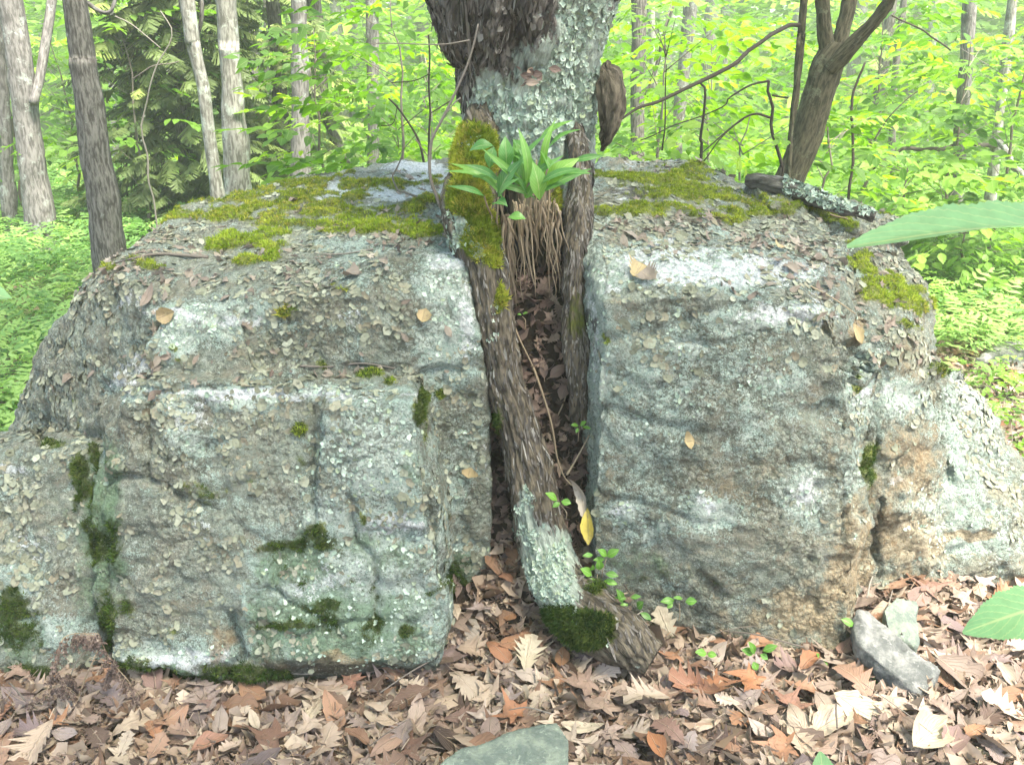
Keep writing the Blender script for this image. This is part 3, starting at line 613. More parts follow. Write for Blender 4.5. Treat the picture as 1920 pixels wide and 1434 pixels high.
def ellp(px, py, lst):
    o = np.zeros(len(px))
    for e in lst: o = np.maximum(o, (e[4] if len(e) > 4 else 1) * np.exp(-.7 * (((px - e[0]) / e[2]) ** 2 + ((py - e[1]) / e[3]) ** 2) ** 1.3))
    return o
bareL = [(690, 860, 85, 110), (700, 1110, 130, 150), (620, 960, 45, 40), (540, 1120, 50, 35), (840, 560, 55, 90, .85), (340, 1240, 90, 22), (330, 600, 45, 14, .8), (720, 360, 130, 25), (800, 320, 90, 25), (640, 1290, 240, 30), (500, 742, 170, 8, .6), (700, 680, 80, 8), (360, 640, 30, 20, .7), (440, 600, 30, 30, .6), (650, 480, 40, 20, .4), (915, 850, 8, 250), (60, 1120, 60, 20, .4)]
bareR = [(1290, 505, 150, 25), (1195, 490, 45, 15), (1350, 900, 240, 330, .93), (1112, 650, 25, 300), (1470, 575, 60, 14, .9), (1720, 950, 90, 150), (1690, 740, 50, 60), (1620, 730, 30, 60), (1560, 1100, 60, 120), (1600, 1000, 30, 200), (1180, 360, 60, 12)]
upR = [(1330, 640, 190, 45, .85), (1400, 1150, 60, 40, .4), (1230, 640, 60, 60, .6)]
def probL(Pn, Nn, A, px, py):
    n1 = fbm(Pn * 5, 3, 61); n2 = fbm(Pn * 16, 2, 62)
    d = smst(-.2, .25, n1 + .9 * n2)
    return d * (1 - ellp(px, py, bareL)) * (1 - smst(.25, .6, A['moss'])) * (Nn[:, 2] > -.35)
def probR(Pn, Nn, A, px, py):
    n1 = fbm(Pn * 5, 3, 71); n2 = fbm(Pn * 16, 2, 72)
    d = smst(-.1, .5, n1 + .5 * n2) * .35 + smst(.3, .7, Nn[:, 2]) * smst(-.5, .2, n1) + (px > 1600) * (py < 900) * smst(-.5, .3, n1) * .8
    d = d * (1 - ellp(px, py, bareR)) + ellp(px, py, upR) * smst(-.4, .4, n1 + n2)
    return np.clip(d, 0, 1) * (1 - smst(.25, .6, A['moss'])) * (Nn[:, 2] > -.35)
put_flakes(split_rock_l, 'lichen_flakes', SL, 27000, probL, .0078, 'tripe', tilt=.2)
put_flakes(split_rock_r, 'lichen_flakes', SR, 21000, probR, .0078, 'tripe')
put_flakes(split_rock_l, 'grey_leaf_lichen', SL, 60000, lambda Pn, Nn, A, px, py: smst(.25, .8, A['pale'] + .5 * fbm(Pn * 9, 3, 81)) * .28 * (1 - A['moss']), .0042, 'foliose', .25, .12, None, .35)
put_flakes(split_rock_r, 'grey_leaf_lichen', SR, 60000, lambda Pn, Nn, A, px, py: smst(.25, .8, A['pale'] + .5 * fbm(Pn * 9, 3, 82)) * .28 * (1 - A['moss']), .0040, 'foliose', .25, .12, None, .35)
def put_moss(parent, name, surf, n, prob, matn, h=.008):
    Pn, Nn, A = surf.sample(n); px, py = proj(Pn); keep = RNG.random(n) < prob(Pn, Nn, A, px, py); Pn, Nn = Pn[keep], Nn[keep]
    mb = MB(); rng = np.random.default_rng(3)
    V = []; tr = []
    for k in range(6):
        a = k * 2.4 + rng.random(); r = .45; lean = np.array([cos(a), sin(a)]) * (.5 + .5 * rng.random()); w_ = .16
        b = np.array([cos(a), sin(a)]) * r * rng.random(); t = np.array([-sin(a), cos(a)]) * w_
        V += [[*(b - t), -.1], [*(b + t), -.1], [*(b + lean), 1 * (.7 + .5 * rng.random())]]; tr.append([3 * k, 3 * k + 1, 3 * k + 2])
    sz = h * np.exp(RNG.normal(0, .3, len(Pn)))
    col = np.clip(.5 + .5 * fbm(Pn * 18, 2, 91) + RNG.normal(0, .15, len(Pn)), 0, .999)
    Nf = norm(Nn + np.array([0, 0, .5]))
    scatter(mb, np.array(V), [np.array(tr)], frames(Nf, tilt=.25) * sz[:, None, None], Pn, rnd=col)
    print(name, matn, len(Pn))
    return child(name, mb.mesh(name, False), parent, M[matn], 'stuff')
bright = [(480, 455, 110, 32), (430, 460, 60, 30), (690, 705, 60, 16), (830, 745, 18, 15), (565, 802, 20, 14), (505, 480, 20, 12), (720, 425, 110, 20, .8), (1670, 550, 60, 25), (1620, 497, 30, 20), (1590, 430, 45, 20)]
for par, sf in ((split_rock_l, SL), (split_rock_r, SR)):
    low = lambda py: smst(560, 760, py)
    mm = lambda A: smst(.38, .62, A['moss'])
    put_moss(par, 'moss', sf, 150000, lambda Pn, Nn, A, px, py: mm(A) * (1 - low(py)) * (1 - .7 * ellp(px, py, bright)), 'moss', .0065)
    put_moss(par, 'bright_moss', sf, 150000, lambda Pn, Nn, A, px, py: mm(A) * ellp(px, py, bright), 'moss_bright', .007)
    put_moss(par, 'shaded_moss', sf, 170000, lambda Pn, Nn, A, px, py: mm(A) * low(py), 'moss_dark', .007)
# ------------------------------------------------------------------ leaf shapes
def leaf_grid(prof, shift=None, nc=2, L=1.0, W=.5, fn=None, seed=0, curl=0.0, cup=0.0, wav=0.0, serr=0.0):
    """a leaf as rows across a midrib; local X along the blade from stalk to tip"""
    prof = np.asarray(prof, float); K = len(prof); u = np.linspace(0, 1, K); s = np.linspace(-1, 1, 2 * nc + 1)
    rng = np.random.default_rng(seed)
    sh = np.zeros(K) if shift is None else np.asarray(shift, float)
    U, S = np.meshgrid(u, s, indexing='ij')
    x = U * L + np.abs(S) ** 1.5 * sh[:, None] * L
    jit = 1 + rng.normal(0, .06, U.shape) * (np.abs(S) > .9)
    y = S * prof[:, None] * W * jit
    z = cup * y ** 2 / max(W, 1e-6) + curl * (U - .5) ** 2 * L
    ph = rng.random(4) * 6
    z = z + wav * L * (np.sin(U * 7 + ph[0]) * .5 + np.sin(U * 13 + S * 2 + ph[1]) * .35 * S + .5 * S * np.sin(U * 4 + ph[2]))
    V = np.stack([x, y, z], -1).reshape(-1, 3)
    c = 2 * nc + 1; i = np.arange(K - 1)[:, None] * c + np.arange(c - 1)[None]
    Q = np.stack([i, i + c, i + c + 1, i + 1], -1).reshape(-1, 4)
    luv = np.stack([U, S, 0 * U], -1).reshape(-1, 3)
    return V, Q, luv
OAK_R = ([.02, .14, .38, .28, .66, .36, .92, .42, 1.0, .42, .72, .34, .40, .03], [0, 0, .06, -.02, .10, -.02, .13, -.02, .13, -.02, .10, 0, .04, 0])
OAK_W = ([.02, .14, .30, .46, .32, .72, .44, .95, .5, .92, .5, .70, .42, .05], [0, 0, 0, .03, 0, .05, 0, .06, 0, .06, 0, .04, 0, 0])
BEECH = ([.02, .35, .62, .82, .95, 1.0, .97, .88, .72, .5, .25, .02], None)
CHEST = ([.02, .42, .60, .86, .84, 1.0, .92, 1.0, .84, .74, .5, .32, .05], None)
SMOOTH = ([.03, .4, .75, .95, 1, .92, .7, .4, .03], None)
def maple_leaf(seed, L=1.0, curl=.2):
    rng = np.random.default_rng(seed)
    an = np.radians([180, 140, 128, 100, 84, 62, 50, 34, 22, 10, 0]); rr = np.array([.12, .36, .62, .34, .52, .95, .48, .50, .58, .62, 1.12])
    an = np.concatenate([an, -an[1:-1][::-1]]); rr = np.concatenate([rr, rr[1:-1][::-1]]) * (1 + rng.normal(0, .05, 20))
    n = len(an); x = rr * np.cos(an); y = rr * np.sin(an)
    V = [[0, 0, 0]]; V += [[.5 * a, .5 * b, 0] for a, b in zip(x, y)]; V += [[a, b, 0] for a, b in zip(x, y)]
    V = np.array(V); r = np.hypot(V[:, 0], V[:, 1]); t = np.arctan2(V[:, 1], V[:, 0])
    V[:, 2] = curl * r ** 2 * (.3 + .9 * np.sin(2 * t + rng.random() * 6)) + .12 * r * np.sin(3 * t + rng.random() * 6)
    V = V * (L * .62); V[:, 0] += .3 * L
    j = np.arange(n); j2 = (j + 1) % n
    luv = np.zeros((len(V), 3)); luv[1 + n:, 1] = np.tile([1, .2], n)[:n]; luv[1:1 + n, 1] = .3; luv[:, 0] = r * .5
    return V, [np.stack([0 * j, 1 + j, 1 + j2], 1), np.stack([1 + j, 1 + n + j, 1 + n + j2, 1 + j2], 1)], luv
def dead_templates(n=24, seed=5):
    rng = np.random.default_rng(seed); out = []
    for k in range(n):
        kind = ['oakw', 'beech', 'maple', 'chest', 'oakr', 'beech', 'oakw', 'maple'][k % 8]; curl = rng.uniform(-.45, .6); cup = rng.uniform(-.6, .9); wav = rng.uniform(.02, .07)
        if kind == 'maple': V, ps, luv = maple_leaf(k, 1.0, rng.uniform(.2, .6))
        else:
            pr, sh = dict(oakr=OAK_R, oakw=OAK_W, beech=BEECH, chest=CHEST)[kind]; W = dict(oakr=.36, oakw=.33, beech=.25, chest=.20)[kind]
            V, Q, luv = leaf_grid(pr, sh, 1 if k % 3 else 2, 1.0, W * rng.uniform(.85, 1.15), seed=k, curl=curl, cup=cup, wav=wav); ps = [Q]
        # stalk
        st = np.array([[-.16, -.008, .02], [-.16, .008, .02], [.04, .01, .004], [.04, -.01, .004]]); n0 = len(V)
        V = np.vstack([V, st]); luv = np.vstack([luv, np.zeros((4, 3))]); ps = ps + [np.array([[n0, n0 + 1, n0 + 2, n0 + 3]])]
        V = V - np.array([.5, 0, 0]); V[:, 2] -= np.percentile(V[:, 2], 25)
        out.append((V, ps, luv))
    return out
DT = dead_templates()
def leaf_between(mb, base, tip, width, prof=SMOOTH, up=(0, -.4, 1), arch=.15, fold=.25, nc=2, rows=12, seed=0, rnd=None, twist=0.0, serr=0.0):
    """green blade running from base to tip, arched, folded along the midrib"""
    base, tip = np.asarray(base, float), np.asarray(tip, float); ax = tip - base; L = np.linalg.norm(ax); X = ax / L
    U = norm(np.asarray(up, float) - X * np.dot(up, X)); S = np.cross(U, X)
    if twist: U, S = U * cos(twist) + S * sin(twist), S * cos(twist) - U * sin(twist)
    pr = (1 - serr * (np.arange(rows) % 2)) * np.interp(np.linspace(0, 1, rows), np.linspace(0, 1, len(prof[0])), prof[0])
    u = np.linspace(0, 1, rows); s = np.linspace(-1, 1, 2 * nc + 1); Ug, Sg = np.meshgrid(u, s, indexing='ij')
    y = Sg * pr[:, None] * width * .5; z = np.abs(y) * fold + arch * L * np.sin(Ug * pi) + .03 * width * np.sin(Ug * 9 + seed) * Sg
    V = base + Ug[..., None] * L * X + y[..., None] * S + z[..., None] * U
    c = 2 * nc + 1; i = np.arange(rows - 1)[:, None] * c + np.arange(c - 1)[None]
    mb.add(V.reshape(-1, 3), [np.stack([i, i + c, i + c + 1, i + 1], -1).reshape(-1, 4)], rnd=random.random() if rnd is None else rnd, luv=np.stack([Ug, Sg, 0 * Ug], -1).reshape(-1, 3))

# ------------------------------------------------------------------ the old tree in the cleft
tree = empty('old_tree', (.05, 3.0, .5), 'thick old tree with furrowed dark bark growing out of the split between the boulder halves', 'tree')
def barkdisp(amp, fr, seed, lump=.03, per=1.0):
    def f(th, s, V, R):
        q = np.stack([np.cos(th) * R * fr, np.sin(th) * R * fr, s * fr * .12], -1)
        n = fbm(q, 3, seed); r = 1 - np.abs(n) * 2.2
        big = fbm(V * 5, 2, seed + 3)
        return amp * (-np.clip(r, 0, 1) ** 1.5 + .4 * fbm(V * 40, 2, seed + 5)) + lump * big
    return f
mb = MB()
tp = [(985, -520, 3.02), (982, -200, 3.0), (980, 0, 3.0), (990, 130, 3.0), (990, 250, 3.0), (988, 340, 2.98), (985, 430, 2.95), (990, 560, 2.92), (995, 760, 2.9)]
tw = [430, 420, 368, 290, 250, 235, 190, 150, 100]
fork = barkdisp(.022, 40, 31, .022)
def trunkdisp(th, s, V, R):
    d = fork(th, s, V, R)
    # two stems fusing: a crease running up the middle of the face
    px, py = proj(V); cx = 965 - (130 - py) * .05
    d = d - .05 * np.exp(-((px - cx) / 22) ** 2) * smst(190, 60, py) * (V[..., 1] < 3)
    d = d - .025 * np.exp(-((px - 1090 - (200 - py) * .05) / 9) ** 2) * (V[..., 1] < 3) * smst(330, 250, py)
    return d
tube(mb, [P(*a) for a in tp], [rpx(w_, *a) for w_, a in zip(tw, tp)], 270, 230, trunkdisp)
me = mb.mesh('trunk'); TV = np.concatenate(mb.V); tvis = (TV[:, 1] < 3.1).astype(float)
lich_t = [(1090, 60, 60, 90, .8), (1060, 170, 80, 100), (920, 200, 45, 60, .9), (960, 260, 90, 60), (1000, 240, 90, 80), (1110, 200, 20, 100, .7), (1140, 60, 30, 90, .6), (1050, 330, 50, 50, .7), (880, 300, 10, 60, .6)]
dark_t = [(965, 50, 40, 90, .62), (985, 130, 14, 30, .6), (1078, 60, 6, 90, .6), (900, 80, 60, 90, .25), (1130, 160, 10, 60, .3)]
for k, a in (('pale', ell(TV, tvis, lich_t, 18)), ('dark', ell(TV, tvis, dark_t, 14)), ('moss', ell(TV, tvis, [(890, 290, 40, 50, .7)], 10))):
    at = me.attributes.new(k, 'FLOAT', 'POINT'); at.data.foreach_set('value', a.astype(np.float32))
trunk = child('trunk', me, tree, M['bark_big'])
def surf_from(mb_, at):
    V = np.concatenate(mb_.V); Q = [p for p in mb_.P if p.shape[1] == 4]; Q = np.vstack(Q)
    N = vnormals(V, Q); vis = (N[:, 1] < .35).astype(float)
    return Surf(V, Q, N, at(V), vis)
ST = surf_from(mb, lambda V: dict(pale=ell(V, np.ones(len(V)), lich_t, 14), moss=ell(V, np.ones(len(V)), [(890, 290, 40, 50, 1)], 10)))
def plates(surf, n, w0, l0, th, prob, lift=.002):
    Pn, Nn, A = surf.sample(n); px, py = proj(Pn); kp = (RNG.random(n) < prob(A, px, py)) & (Pn[:, 2] > .12); Pn, Nn = Pn[kp], Nn[kp]; ax = np.array([.16, -.1, -1.]) if th else np.array([0, 0, 1.])
    Tn = norm(ax - Nn * (Nn @ ax)[:, None] + RNG.normal(0, .10, Pn.shape)); Bn = np.cross(Nn, Tn); nP = len(Pn); mb2 = MB(); wp = w0 * np.exp(RNG.normal(0, .3, nP)); lp = l0 * np.exp(RNG.normal(0, .45, nP)); kk = RNG.integers(0, 5, nP)
    for j in range(5):
        T_, ps_ = flake_template(np.random.default_rng(j + 40), 3, .35, .2, 7); mk = kk == j
        scatter(mb2, T_, ps_, np.stack([Bn * wp[:, None], Tn * lp[:, None], Nn * w0 * .6], 2)[mk], Pn[mk] + lift * Nn[mk])
    child('bark_plates', mb2.mesh('bark_plates', False), tree, M['plates'], 'stuff')
put_flakes(tree, 'grey_leaf_lichen', ST, 40000, lambda Pn, Nn, A, px, py: smst(.42, .75, A['pale'] + .35 * fbm(Pn * 12, 3, 95)) * .75 * (py > -40), .0062, 'foliose', .35, .28, None, .35)
def root(name, pts, rad, seg, sides, amp, fr, seed, moss=(), pale=(), mat='bark_root', lump=.012):
    m = MB(); tube(m, [P(*a) for a in pts], rad, seg, sides, barkdisp(amp, fr, seed, lump)); me_ = m.mesh(name); V = np.concatenate(m.V)
    ones = np.ones(len(V)); am = ell(V, ones, moss, 10) if moss else ones * 0; ap = ell(V, ones, pale, 10) if pale else ones * 0
    for k, a in (('moss', am), ('pale', ap)):
        at = me_.attributes.new(k, 'FLOAT', 'POINT'); at.data.foreach_set('value', a.astype(np.float32))
    child(name, me_, tree, M[mat])
    return surf_from(m, lambda V_: dict(moss=am, pale=ap))
mossroot = [(890, 290, 45, 60), (880, 370, 40, 40), (905, 440, 35, 50), (925, 480, 18, 25), (935, 560, 10, 30, .8), (1100, 1180, 55, 34), (1050, 1160, 40, 26), (1120, 1100, 30, 20, .6), (930, 800, 12, 60, .5)]
paleroot = [(1035, 1070, 50, 70), (985, 980, 20, 60, .9), (1060, 1110, 30, 40), (870, 430, 25, 40, .8), (900, 460, 20, 20, .7), (890, 260, 30, 20, .6), (1000, 1030, 24, 50)]
S1 = root('root', [(905, 215, 2.86), (893, 290, 2.74), (882, 365, 2.64), (886, 440, 2.56), (912, 510, 2.50), (928, 600, 2.46), (944, 700, 2.44), (970, 800, 2.42), (998, 900, 2.40), (1016, 1000, 2.38), (1045, 1085, 2.30), (1095, 1150, 2.20), (1165, 1195, 2.12), (1225, 1235, 2.07)],
          [.05, .074, .080, .074, .064, .060, .062, .068, .074, .078, .082, .085, .075, .045], 260, 90, .012, 60, 51, mossroot, paleroot)
S2 = root('root', [(1075, 240, 2.86), (1088, 300, 2.76), (1086, 400, 2.66), (1080, 480, 2.60), (1078, 560, 2.56), (1082, 640, 2.52), (1086, 710, 2.50), (1085, 800, 2.52)], [.028, .036, .038, .038, .038, .038, .032, .018], 160, 60, .008, 45, 61, [(1085, 600, 30, 60, .5)], (), lump=.008)
S3 = root('root', [(1000, 330, 2.80), (1000, 400, 2.74), (1005, 450, 2.76), (1012, 500, 2.80)], [.09, .08, .06, .04], 120, 60, .012, 30, 71, [(1060, 375, 30, 30, .8), (920, 400, 30, 30)], (), lump=.012)
plates(S1, 4200, .0028, .012, True, lambda A, px, py: (A['moss'] < .4) * (A['pale'] < .5) * .6, .001)
plates(S2, 1800, .0028, .012, False, lambda A, px, py: (A['moss'] < .4) * .6, .001)
put_flakes(tree, 'root_lichen', S1, 26000, lambda Pn, Nn, A, px, py: smst(.35, .95, A['pale'] + .55 * fbm(Pn * 22, 2, 96)) * .75, .0050, 'foliose', .5, .4, None, .4)
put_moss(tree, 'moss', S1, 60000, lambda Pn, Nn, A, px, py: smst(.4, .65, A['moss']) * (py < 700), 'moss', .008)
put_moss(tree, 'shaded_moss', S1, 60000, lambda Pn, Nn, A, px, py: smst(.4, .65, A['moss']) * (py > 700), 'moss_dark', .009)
put_moss(tree, 'moss', S3, 20000, lambda Pn, Nn, A, px, py: smst(.4, .65, A['moss']), 'moss', .007)
m = MB(); tube(m, [P(1139, 118, 2.93), P(1143, 150, 2.88), P(1143, 190, 2.86), P(1139, 235, 2.86), P(1132, 265, 2.87), P(1128, 284, 2.88)], [.012, .026, .032, .029, .022, .012], 60, 36, barkdisp(.014, 45, 81, .024))
child('broken_branch_stub', m.mesh('broken_branch_stub'), tree, M['bark_root'])
# torn bark patch
m = MB()
for k in range(9):
    a, b = random.uniform(968, 1030), random.uniform(126, 172); q = P(a, b, 2.745)
    leaf_between(m, q, q + np.array([random.uniform(-.03, .05), -.004, random.uniform(-.012, .008)]), .022, up=(0, -1, .1), arch=.1, rows=6, seed=k)
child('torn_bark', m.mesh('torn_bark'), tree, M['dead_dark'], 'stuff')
# raised plates of bark
Pn, Nn, A = ST.sample(9000); px, py = proj(Pn); kp = (A['pale'] < .35) & (py > -60) & (py < 420) & (RNG.random(9000) < .55); Pn, Nn = Pn[kp], Nn[kp]
Tn = norm(np.array([0, 0, 1.]) - Nn * Nn[:, 2:3] + RNG.normal(0, .08, Pn.shape)); Bn = np.cross(Nn, Tn); nP = len(Pn); mb2 = MB(); wp = .006 * np.exp(RNG.normal(0, .3, nP)); lp = .022 * np.exp(RNG.normal(0, .45, nP))
for j in range(5):
    T_, ps_ = flake_template(np.random.default_rng(j + 40), 3, .35, .2, 9); mk = RNG.integers(0, 5, nP) == j
    scatter(mb2, T_, ps_, np.stack([Bn * wp[:, None], Tn * lp[:, None], Nn * .007], 2)[mk], Pn[mk] + .002 * Nn[mk])
child('bark_plates', mb2.mesh('bark_plates', False), tree, M['plates'], 'stuff')
# hanging rootlets
for k in range(95):
    x0 = random.choice([random.gauss(945, 12), random.uniform(965, 1050)]); y0 = random.uniform(372, 430) if x0 > 960 else random.uniform(400, 440); Y0 = 2.53 + random.uniform(-.02, .03)
    L = random.uniform(70, 190) if x0 < 1000 else random.uniform(60, 150); n = 6; pts = []
    drift = random.uniform(-8, 22)
    for j in range(n):
        t = j / (n - 1); pts.append(P(x0 + drift * t + random.uniform(-5, 5), y0 + L * t, Y0 + .015 + .05 * t + random.uniform(-.01, .01)))
    m = MB(); r0 = random.choice([.0012, .0018, .0026, .0045]); tube(m, pts, [r0, r0, r0 * .9, r0 * .8, r0 * .6, r0 * .3], 12, 5, rnd=random.random() * .99)
    child('rootlet', m.mesh('rootlet'), tree, M['rootlet'])
for pts in ([(1000, 690, 2.52), (1018, 740, 2.50), (1035, 800, 2.48), (1045, 860, 2.46), (1062, 900, 2.44), (1090, 920, 2.42)], [(960, 600, 2.56), (975, 640, 2.53), (1000, 690, 2.51)], [(1062, 890, 2.44), (1080, 860, 2.45), (1105, 815, 2.46)], [(1055, 690, 2.60), (1060, 740, 2.56), (1045, 780, 2.54)]):
    m = MB(); tube(m, [P(*a) for a in pts], np.linspace(.004, .002, len(pts)), 22, 6, rnd=.3, wob=.003); child('rootlet', m.mesh('rootlet'), tree, M['rootlet'])

# the earth bank that fills the cleft
U = np.linspace(0, 1, 60); W_ = np.linspace(0, 1, 40); Ug, Wg = np.meshgrid(U, W_, indexing='ij')
prof = catmull([(0, 2.18, -.06), (0, 2.30, .06), (0, 2.42, .17), (0, 2.47, .34), (0, 2.53, .55), (0, 2.60, .80), (0, 2.68, .97), (0, 3.0, 1.08), (0, 3.4, 1.12)], 60)
xc = np.interp(U, [0, .3, 1], [.06, .09, .05])
V = np.stack([xc[:, None] + (Wg - .5) * .62, prof[:, 1][:, None] + 0 * Wg, prof[:, 2][:, None] - .05 * (np.abs(Wg - .5) * 2) ** 2], -1)
V += (.022 * fbm(V * 14, 3, 44))[..., None] * np.array([0, -.7, .7])
i = np.arange(59)[:, None] * 40 + np.arange(39)[None]; SQ = np.stack([i, i + 1, i + 41, i + 40], -1).reshape(-1, 4)
SVv = V.reshape(-1, 3)
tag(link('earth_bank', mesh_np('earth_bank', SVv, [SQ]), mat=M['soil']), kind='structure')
SN = vnormals(SVv, SQ)
if SN[:, 1].mean() > 0: SN = -SN
SS = Surf(SVv, SQ, SN, {}, np.ones(len(SVv)))
# ------------------------------------------------------------------ stones, logs
def stone(name, pts, extra, mat, label, cat='stone', vox=.006, amp=.004, seed=1, near=.955):
    sc_ = near if vox < .01 else 1.0; extra = [tuple(CAMLOC + (np.array(e) - CAMLOC) * sc_) for e in extra]; pts = [(x, y, Y * sc_) for x, y, Y in pts]
    c = np.mean([P(*p) for p in pts], axis=0)
    V, Q = remeshed([hull(pts, extra)], vox); N = vnormals(V, Q)
    V = V + N * (amp * fbm(V * 25, 3, seed) + amp * 2.2 * fbm(V * 6, 2, seed + 4))[:, None]
    q = fbm(V * 14, 2, seed + 9) * 2; V = V + N * (amp * .9 * (np.floor(q) + smst(.3, .7, q - np.floor(q))))[:, None]
    o = link(name, mesh_np(name, V - c, [Q]), mat=M[mat]); o.location = c
    return tag(o, label, cat)
def dn(pts, dz, dy=0): return [tuple(P(*p) + np.array([0, dy, -dz])) for p in pts]
a = [(800, 1462, 1.70), (835, 1425, 1.74), (880, 1398, 1.80), (945, 1378, 1.85), (1005, 1358, 1.90), (1045, 1352, 1.92), (1064, 1385, 1.86), (1068, 1450, 1.74), (1060, 1520, 1.64), (800, 1530, 1.62)]
stone('loose_stone', a, dn(a, .12), 'stone_green', 'flat green grey slab of stone lying low in the leaves in front of the cleft', amp=.0025)
a = [(1596, 1160, 2.30), (1608, 1142, 2.32), (1630, 1148, 2.32), (1665, 1180, 2.26), (1710, 1215, 2.20), (1762, 1255, 2.13), (1750, 1292, 2.07), (1718, 1300, 2.06), (1680, 1268, 2.09), (1640, 1235, 2.14), (1608, 1205, 2.20)]
stone('loose_stone.001', a, dn(a, .07), 'stone_grey', 'long blue grey stone leaning against the foot of the tan boulder half', amp=.004, seed=8)
a = [(1655, 1140, 2.34), (1680, 1118, 2.40), (1718, 1130, 2.40), (1726, 1200, 2.26), (1720, 1215, 2.23), (1664, 1180, 2.27)]
stone('loose_stone.002', a, dn(a, .08), 'stone_green', 'small squarish mossy green stone behind the long grey stone', amp=.003, seed=12)
a = [(1830, 668, 4.9), (1880, 640, 5.2), (1960, 630, 5.3), (2010, 680, 5.0), (1900, 690, 4.8)]
stone('loose_stone.003', a, dn(a, .3), 'stone_grey', 'low dark stone half hidden by ferns beyond the right flank', vox=.02, amp=.01, seed=15)
# rotten bark slab and sticks on the rock
lg = empty('rotten_branch', P(1500, 355, 3.25), 'dark rotten branch crusted with pale lichen lying across the back of the tan rock', 'fallen branch')
m = MB(); tube(m, [P(1400, 336, 3.42), P(1440, 346, 3.36), P(1500, 362, 3.28), P(1560, 384, 3.20), P(1640, 408, 3.14)], [.022, .034, .036, .030, .012], 70, 24, barkdisp(.010, 50, 91, .014))
child('branch', m.mesh('branch'), lg, M['bark_brown'])
SB = surf_from(m, lambda V: {})
put_flakes(lg, 'grey_leaf_lichen', SB, 1600, lambda Pn, Nn, A, px, py: (px > 1470) * (Nn[:, 2] > -.2) * .5, .007, 'foliose', .4, .4, None, .4)
def on_rock(pts, lift=.004):
    out = []
    for x, y in pts:
        for s in (SL, SR):
            h, n = s.hit(x, y)
            if h is not None: out.append(h + norm(n) * lift); break
    return out
for pts, r, mt, lab in (([(390, 462 + 22), (300, 478), (250, 486), (215, 497)], .006, 'twig', 'pale crooked stick on the left shoulder of the mossy rock near the brown trunk'),
                    ([(560, 398), (480, 412), (420, 425), (380, 432)], .004, 'twig', 'thin grey stick lying through the moss on top of the mossy rock'),
                    ([(1505, 372), (1535, 382), (1555, 402), (1590, 412)], .006, 'rootlet', 'pale bent stick beside the rotten branch on the tan rock'),
                    ([(700, 470), (640, 478), (590, 476)], .003, 'twig', 'short grey twig among dry leaves on the mossy rock above its upper ledge'),
                    ([(1520, 540), (1560, 562), (1600, 590)], .0025, 'rootlet', 'pale grass stem lying near the rust streak on the tan rock'),
                    ([(560, 690), (620, 688), (680, 680), (740, 690)], .0035, 'twig', 'grey twig resting on the ledge beside the small green moss cushions')):
    q = on_rock(pts)
    if len(q) < 2: continue
    m = MB(); tube(m, q, np.linspace(r, r * .5, len(q)), 20, 6, rnd=.5, wob=.004)
    tag(link('stick', m.mesh('stick'), mat=M[mt]), lab, 'twig')
for pts, r, mt, lab in (([(1260 - 400, 1135), (950, 1160), (1000, 1180), (1050, 1195)], .009, 'twig', 'thick brown stick lying against the mossy foot of the big root'),
                    ([(690, 1388), (620, 1386), (540, 1392), (500, 1388)], .005, 'twig', 'pale straight stick on the leaves under the overhang of the front ledge'),
                    ([(135, 1410), (170, 1413), (200, 1420)], .004, 'rootlet', 'short pale stick in the leaves below the dead fern'),
                    ([(1000, 1170), (1012, 1200), (1030, 1235), (1050, 1260)], .0022, 'rootlet', 'thin pale root fibre hanging in front of the leaves by the big root'),
                    ([(1450, 1320), (1500, 1350), (1560, 1380)], .004, 'twig', 'thin brown twig among the leaves below the tan boulder half')):
    q = [G(x, y) + np.array([0, 0, .03 + r]) for x, y in pts]
    m = MB(); tube(m, q, np.linspace(r, r * .6, len(q)), 20, 6, rnd=.4, wob=.004)
    tag(link('stick', m.mesh('stick'), mat=M[mt]), lab, 'twig')

# ------------------------------------------------------------------ forest: named trunks
def bg_trunk(pts, widths, mat, label, Y, branches=(), base_w=None, name='forest_tree', lean=0, group=None):
    """pts from top to base in photo pixels, all at depth Y; continues to the ground"""
    W = [P(x, y, Y) for x, y in pts]; R = [rpx(w_, x, y, Y) for w_, (x, y) in zip(widths, pts)]
    top = W[0] + (W[0] - W[1]) / max(np.linalg.norm(W[0] - W[1]), 1e-6) * 3.0
    d = W[-1] - W[-2]; zb = float(gz(W[-1][0], W[-1][1])) - .1
    bot = W[-1] + d / max(-d[2], 1e-3) * (W[-1][2] - zb) if W[-1][2] > zb else None
    Ps = [top] + W + ([bot] if bot is not None and W[-1][2] - zb > .12 else []); Rs = [R[0] * .85] + R + ([R[-1] * 1.15] if len(Ps) > len(W) + 1 else [])
    e = empty(name, Ps[-1], label, 'tree', group)
    m = MB(); near = Y < 9
    tube(m, Ps, Rs, 60 if near else 26, 22 if near else 12, barkdisp(.012 if mat in ('bark_brown', 'bark_olive') else .004, 30, int(Y * 7), .02 * R[0] / .1))
    child('trunk', m.mesh('trunk'), e, M[mat])
    for bp, bw, bm_ in branches:
        m = MB(); tube(m, [P(x, y, Y + dy) for x, y, dy in bp], [rpx(w_, x, y, Y) for w_, (x, y, dy) in zip(bw, bp)], 30, 9, rnd=.5, wob=.02 if bw[0] < 14 else 0.0)
        child('branch', m.mesh('branch'), e, M[bm_])
    return e
T = bg_trunk
T([(18, 0), (38, 120), (52, 240), (68, 360), (84, 455)], [42, 46, 49, 53, 58], 'bark_grey', 'grey lichen spotted tree with a pale limb forking up beside the brown trunk', 8.3,
  [([(62, 195, -.1), (74, 150, 0), (84, 90, .1), (95, 20, .2), (104, -60, .3)], [16, 17, 18, 18, 17], 'bark_grey')])
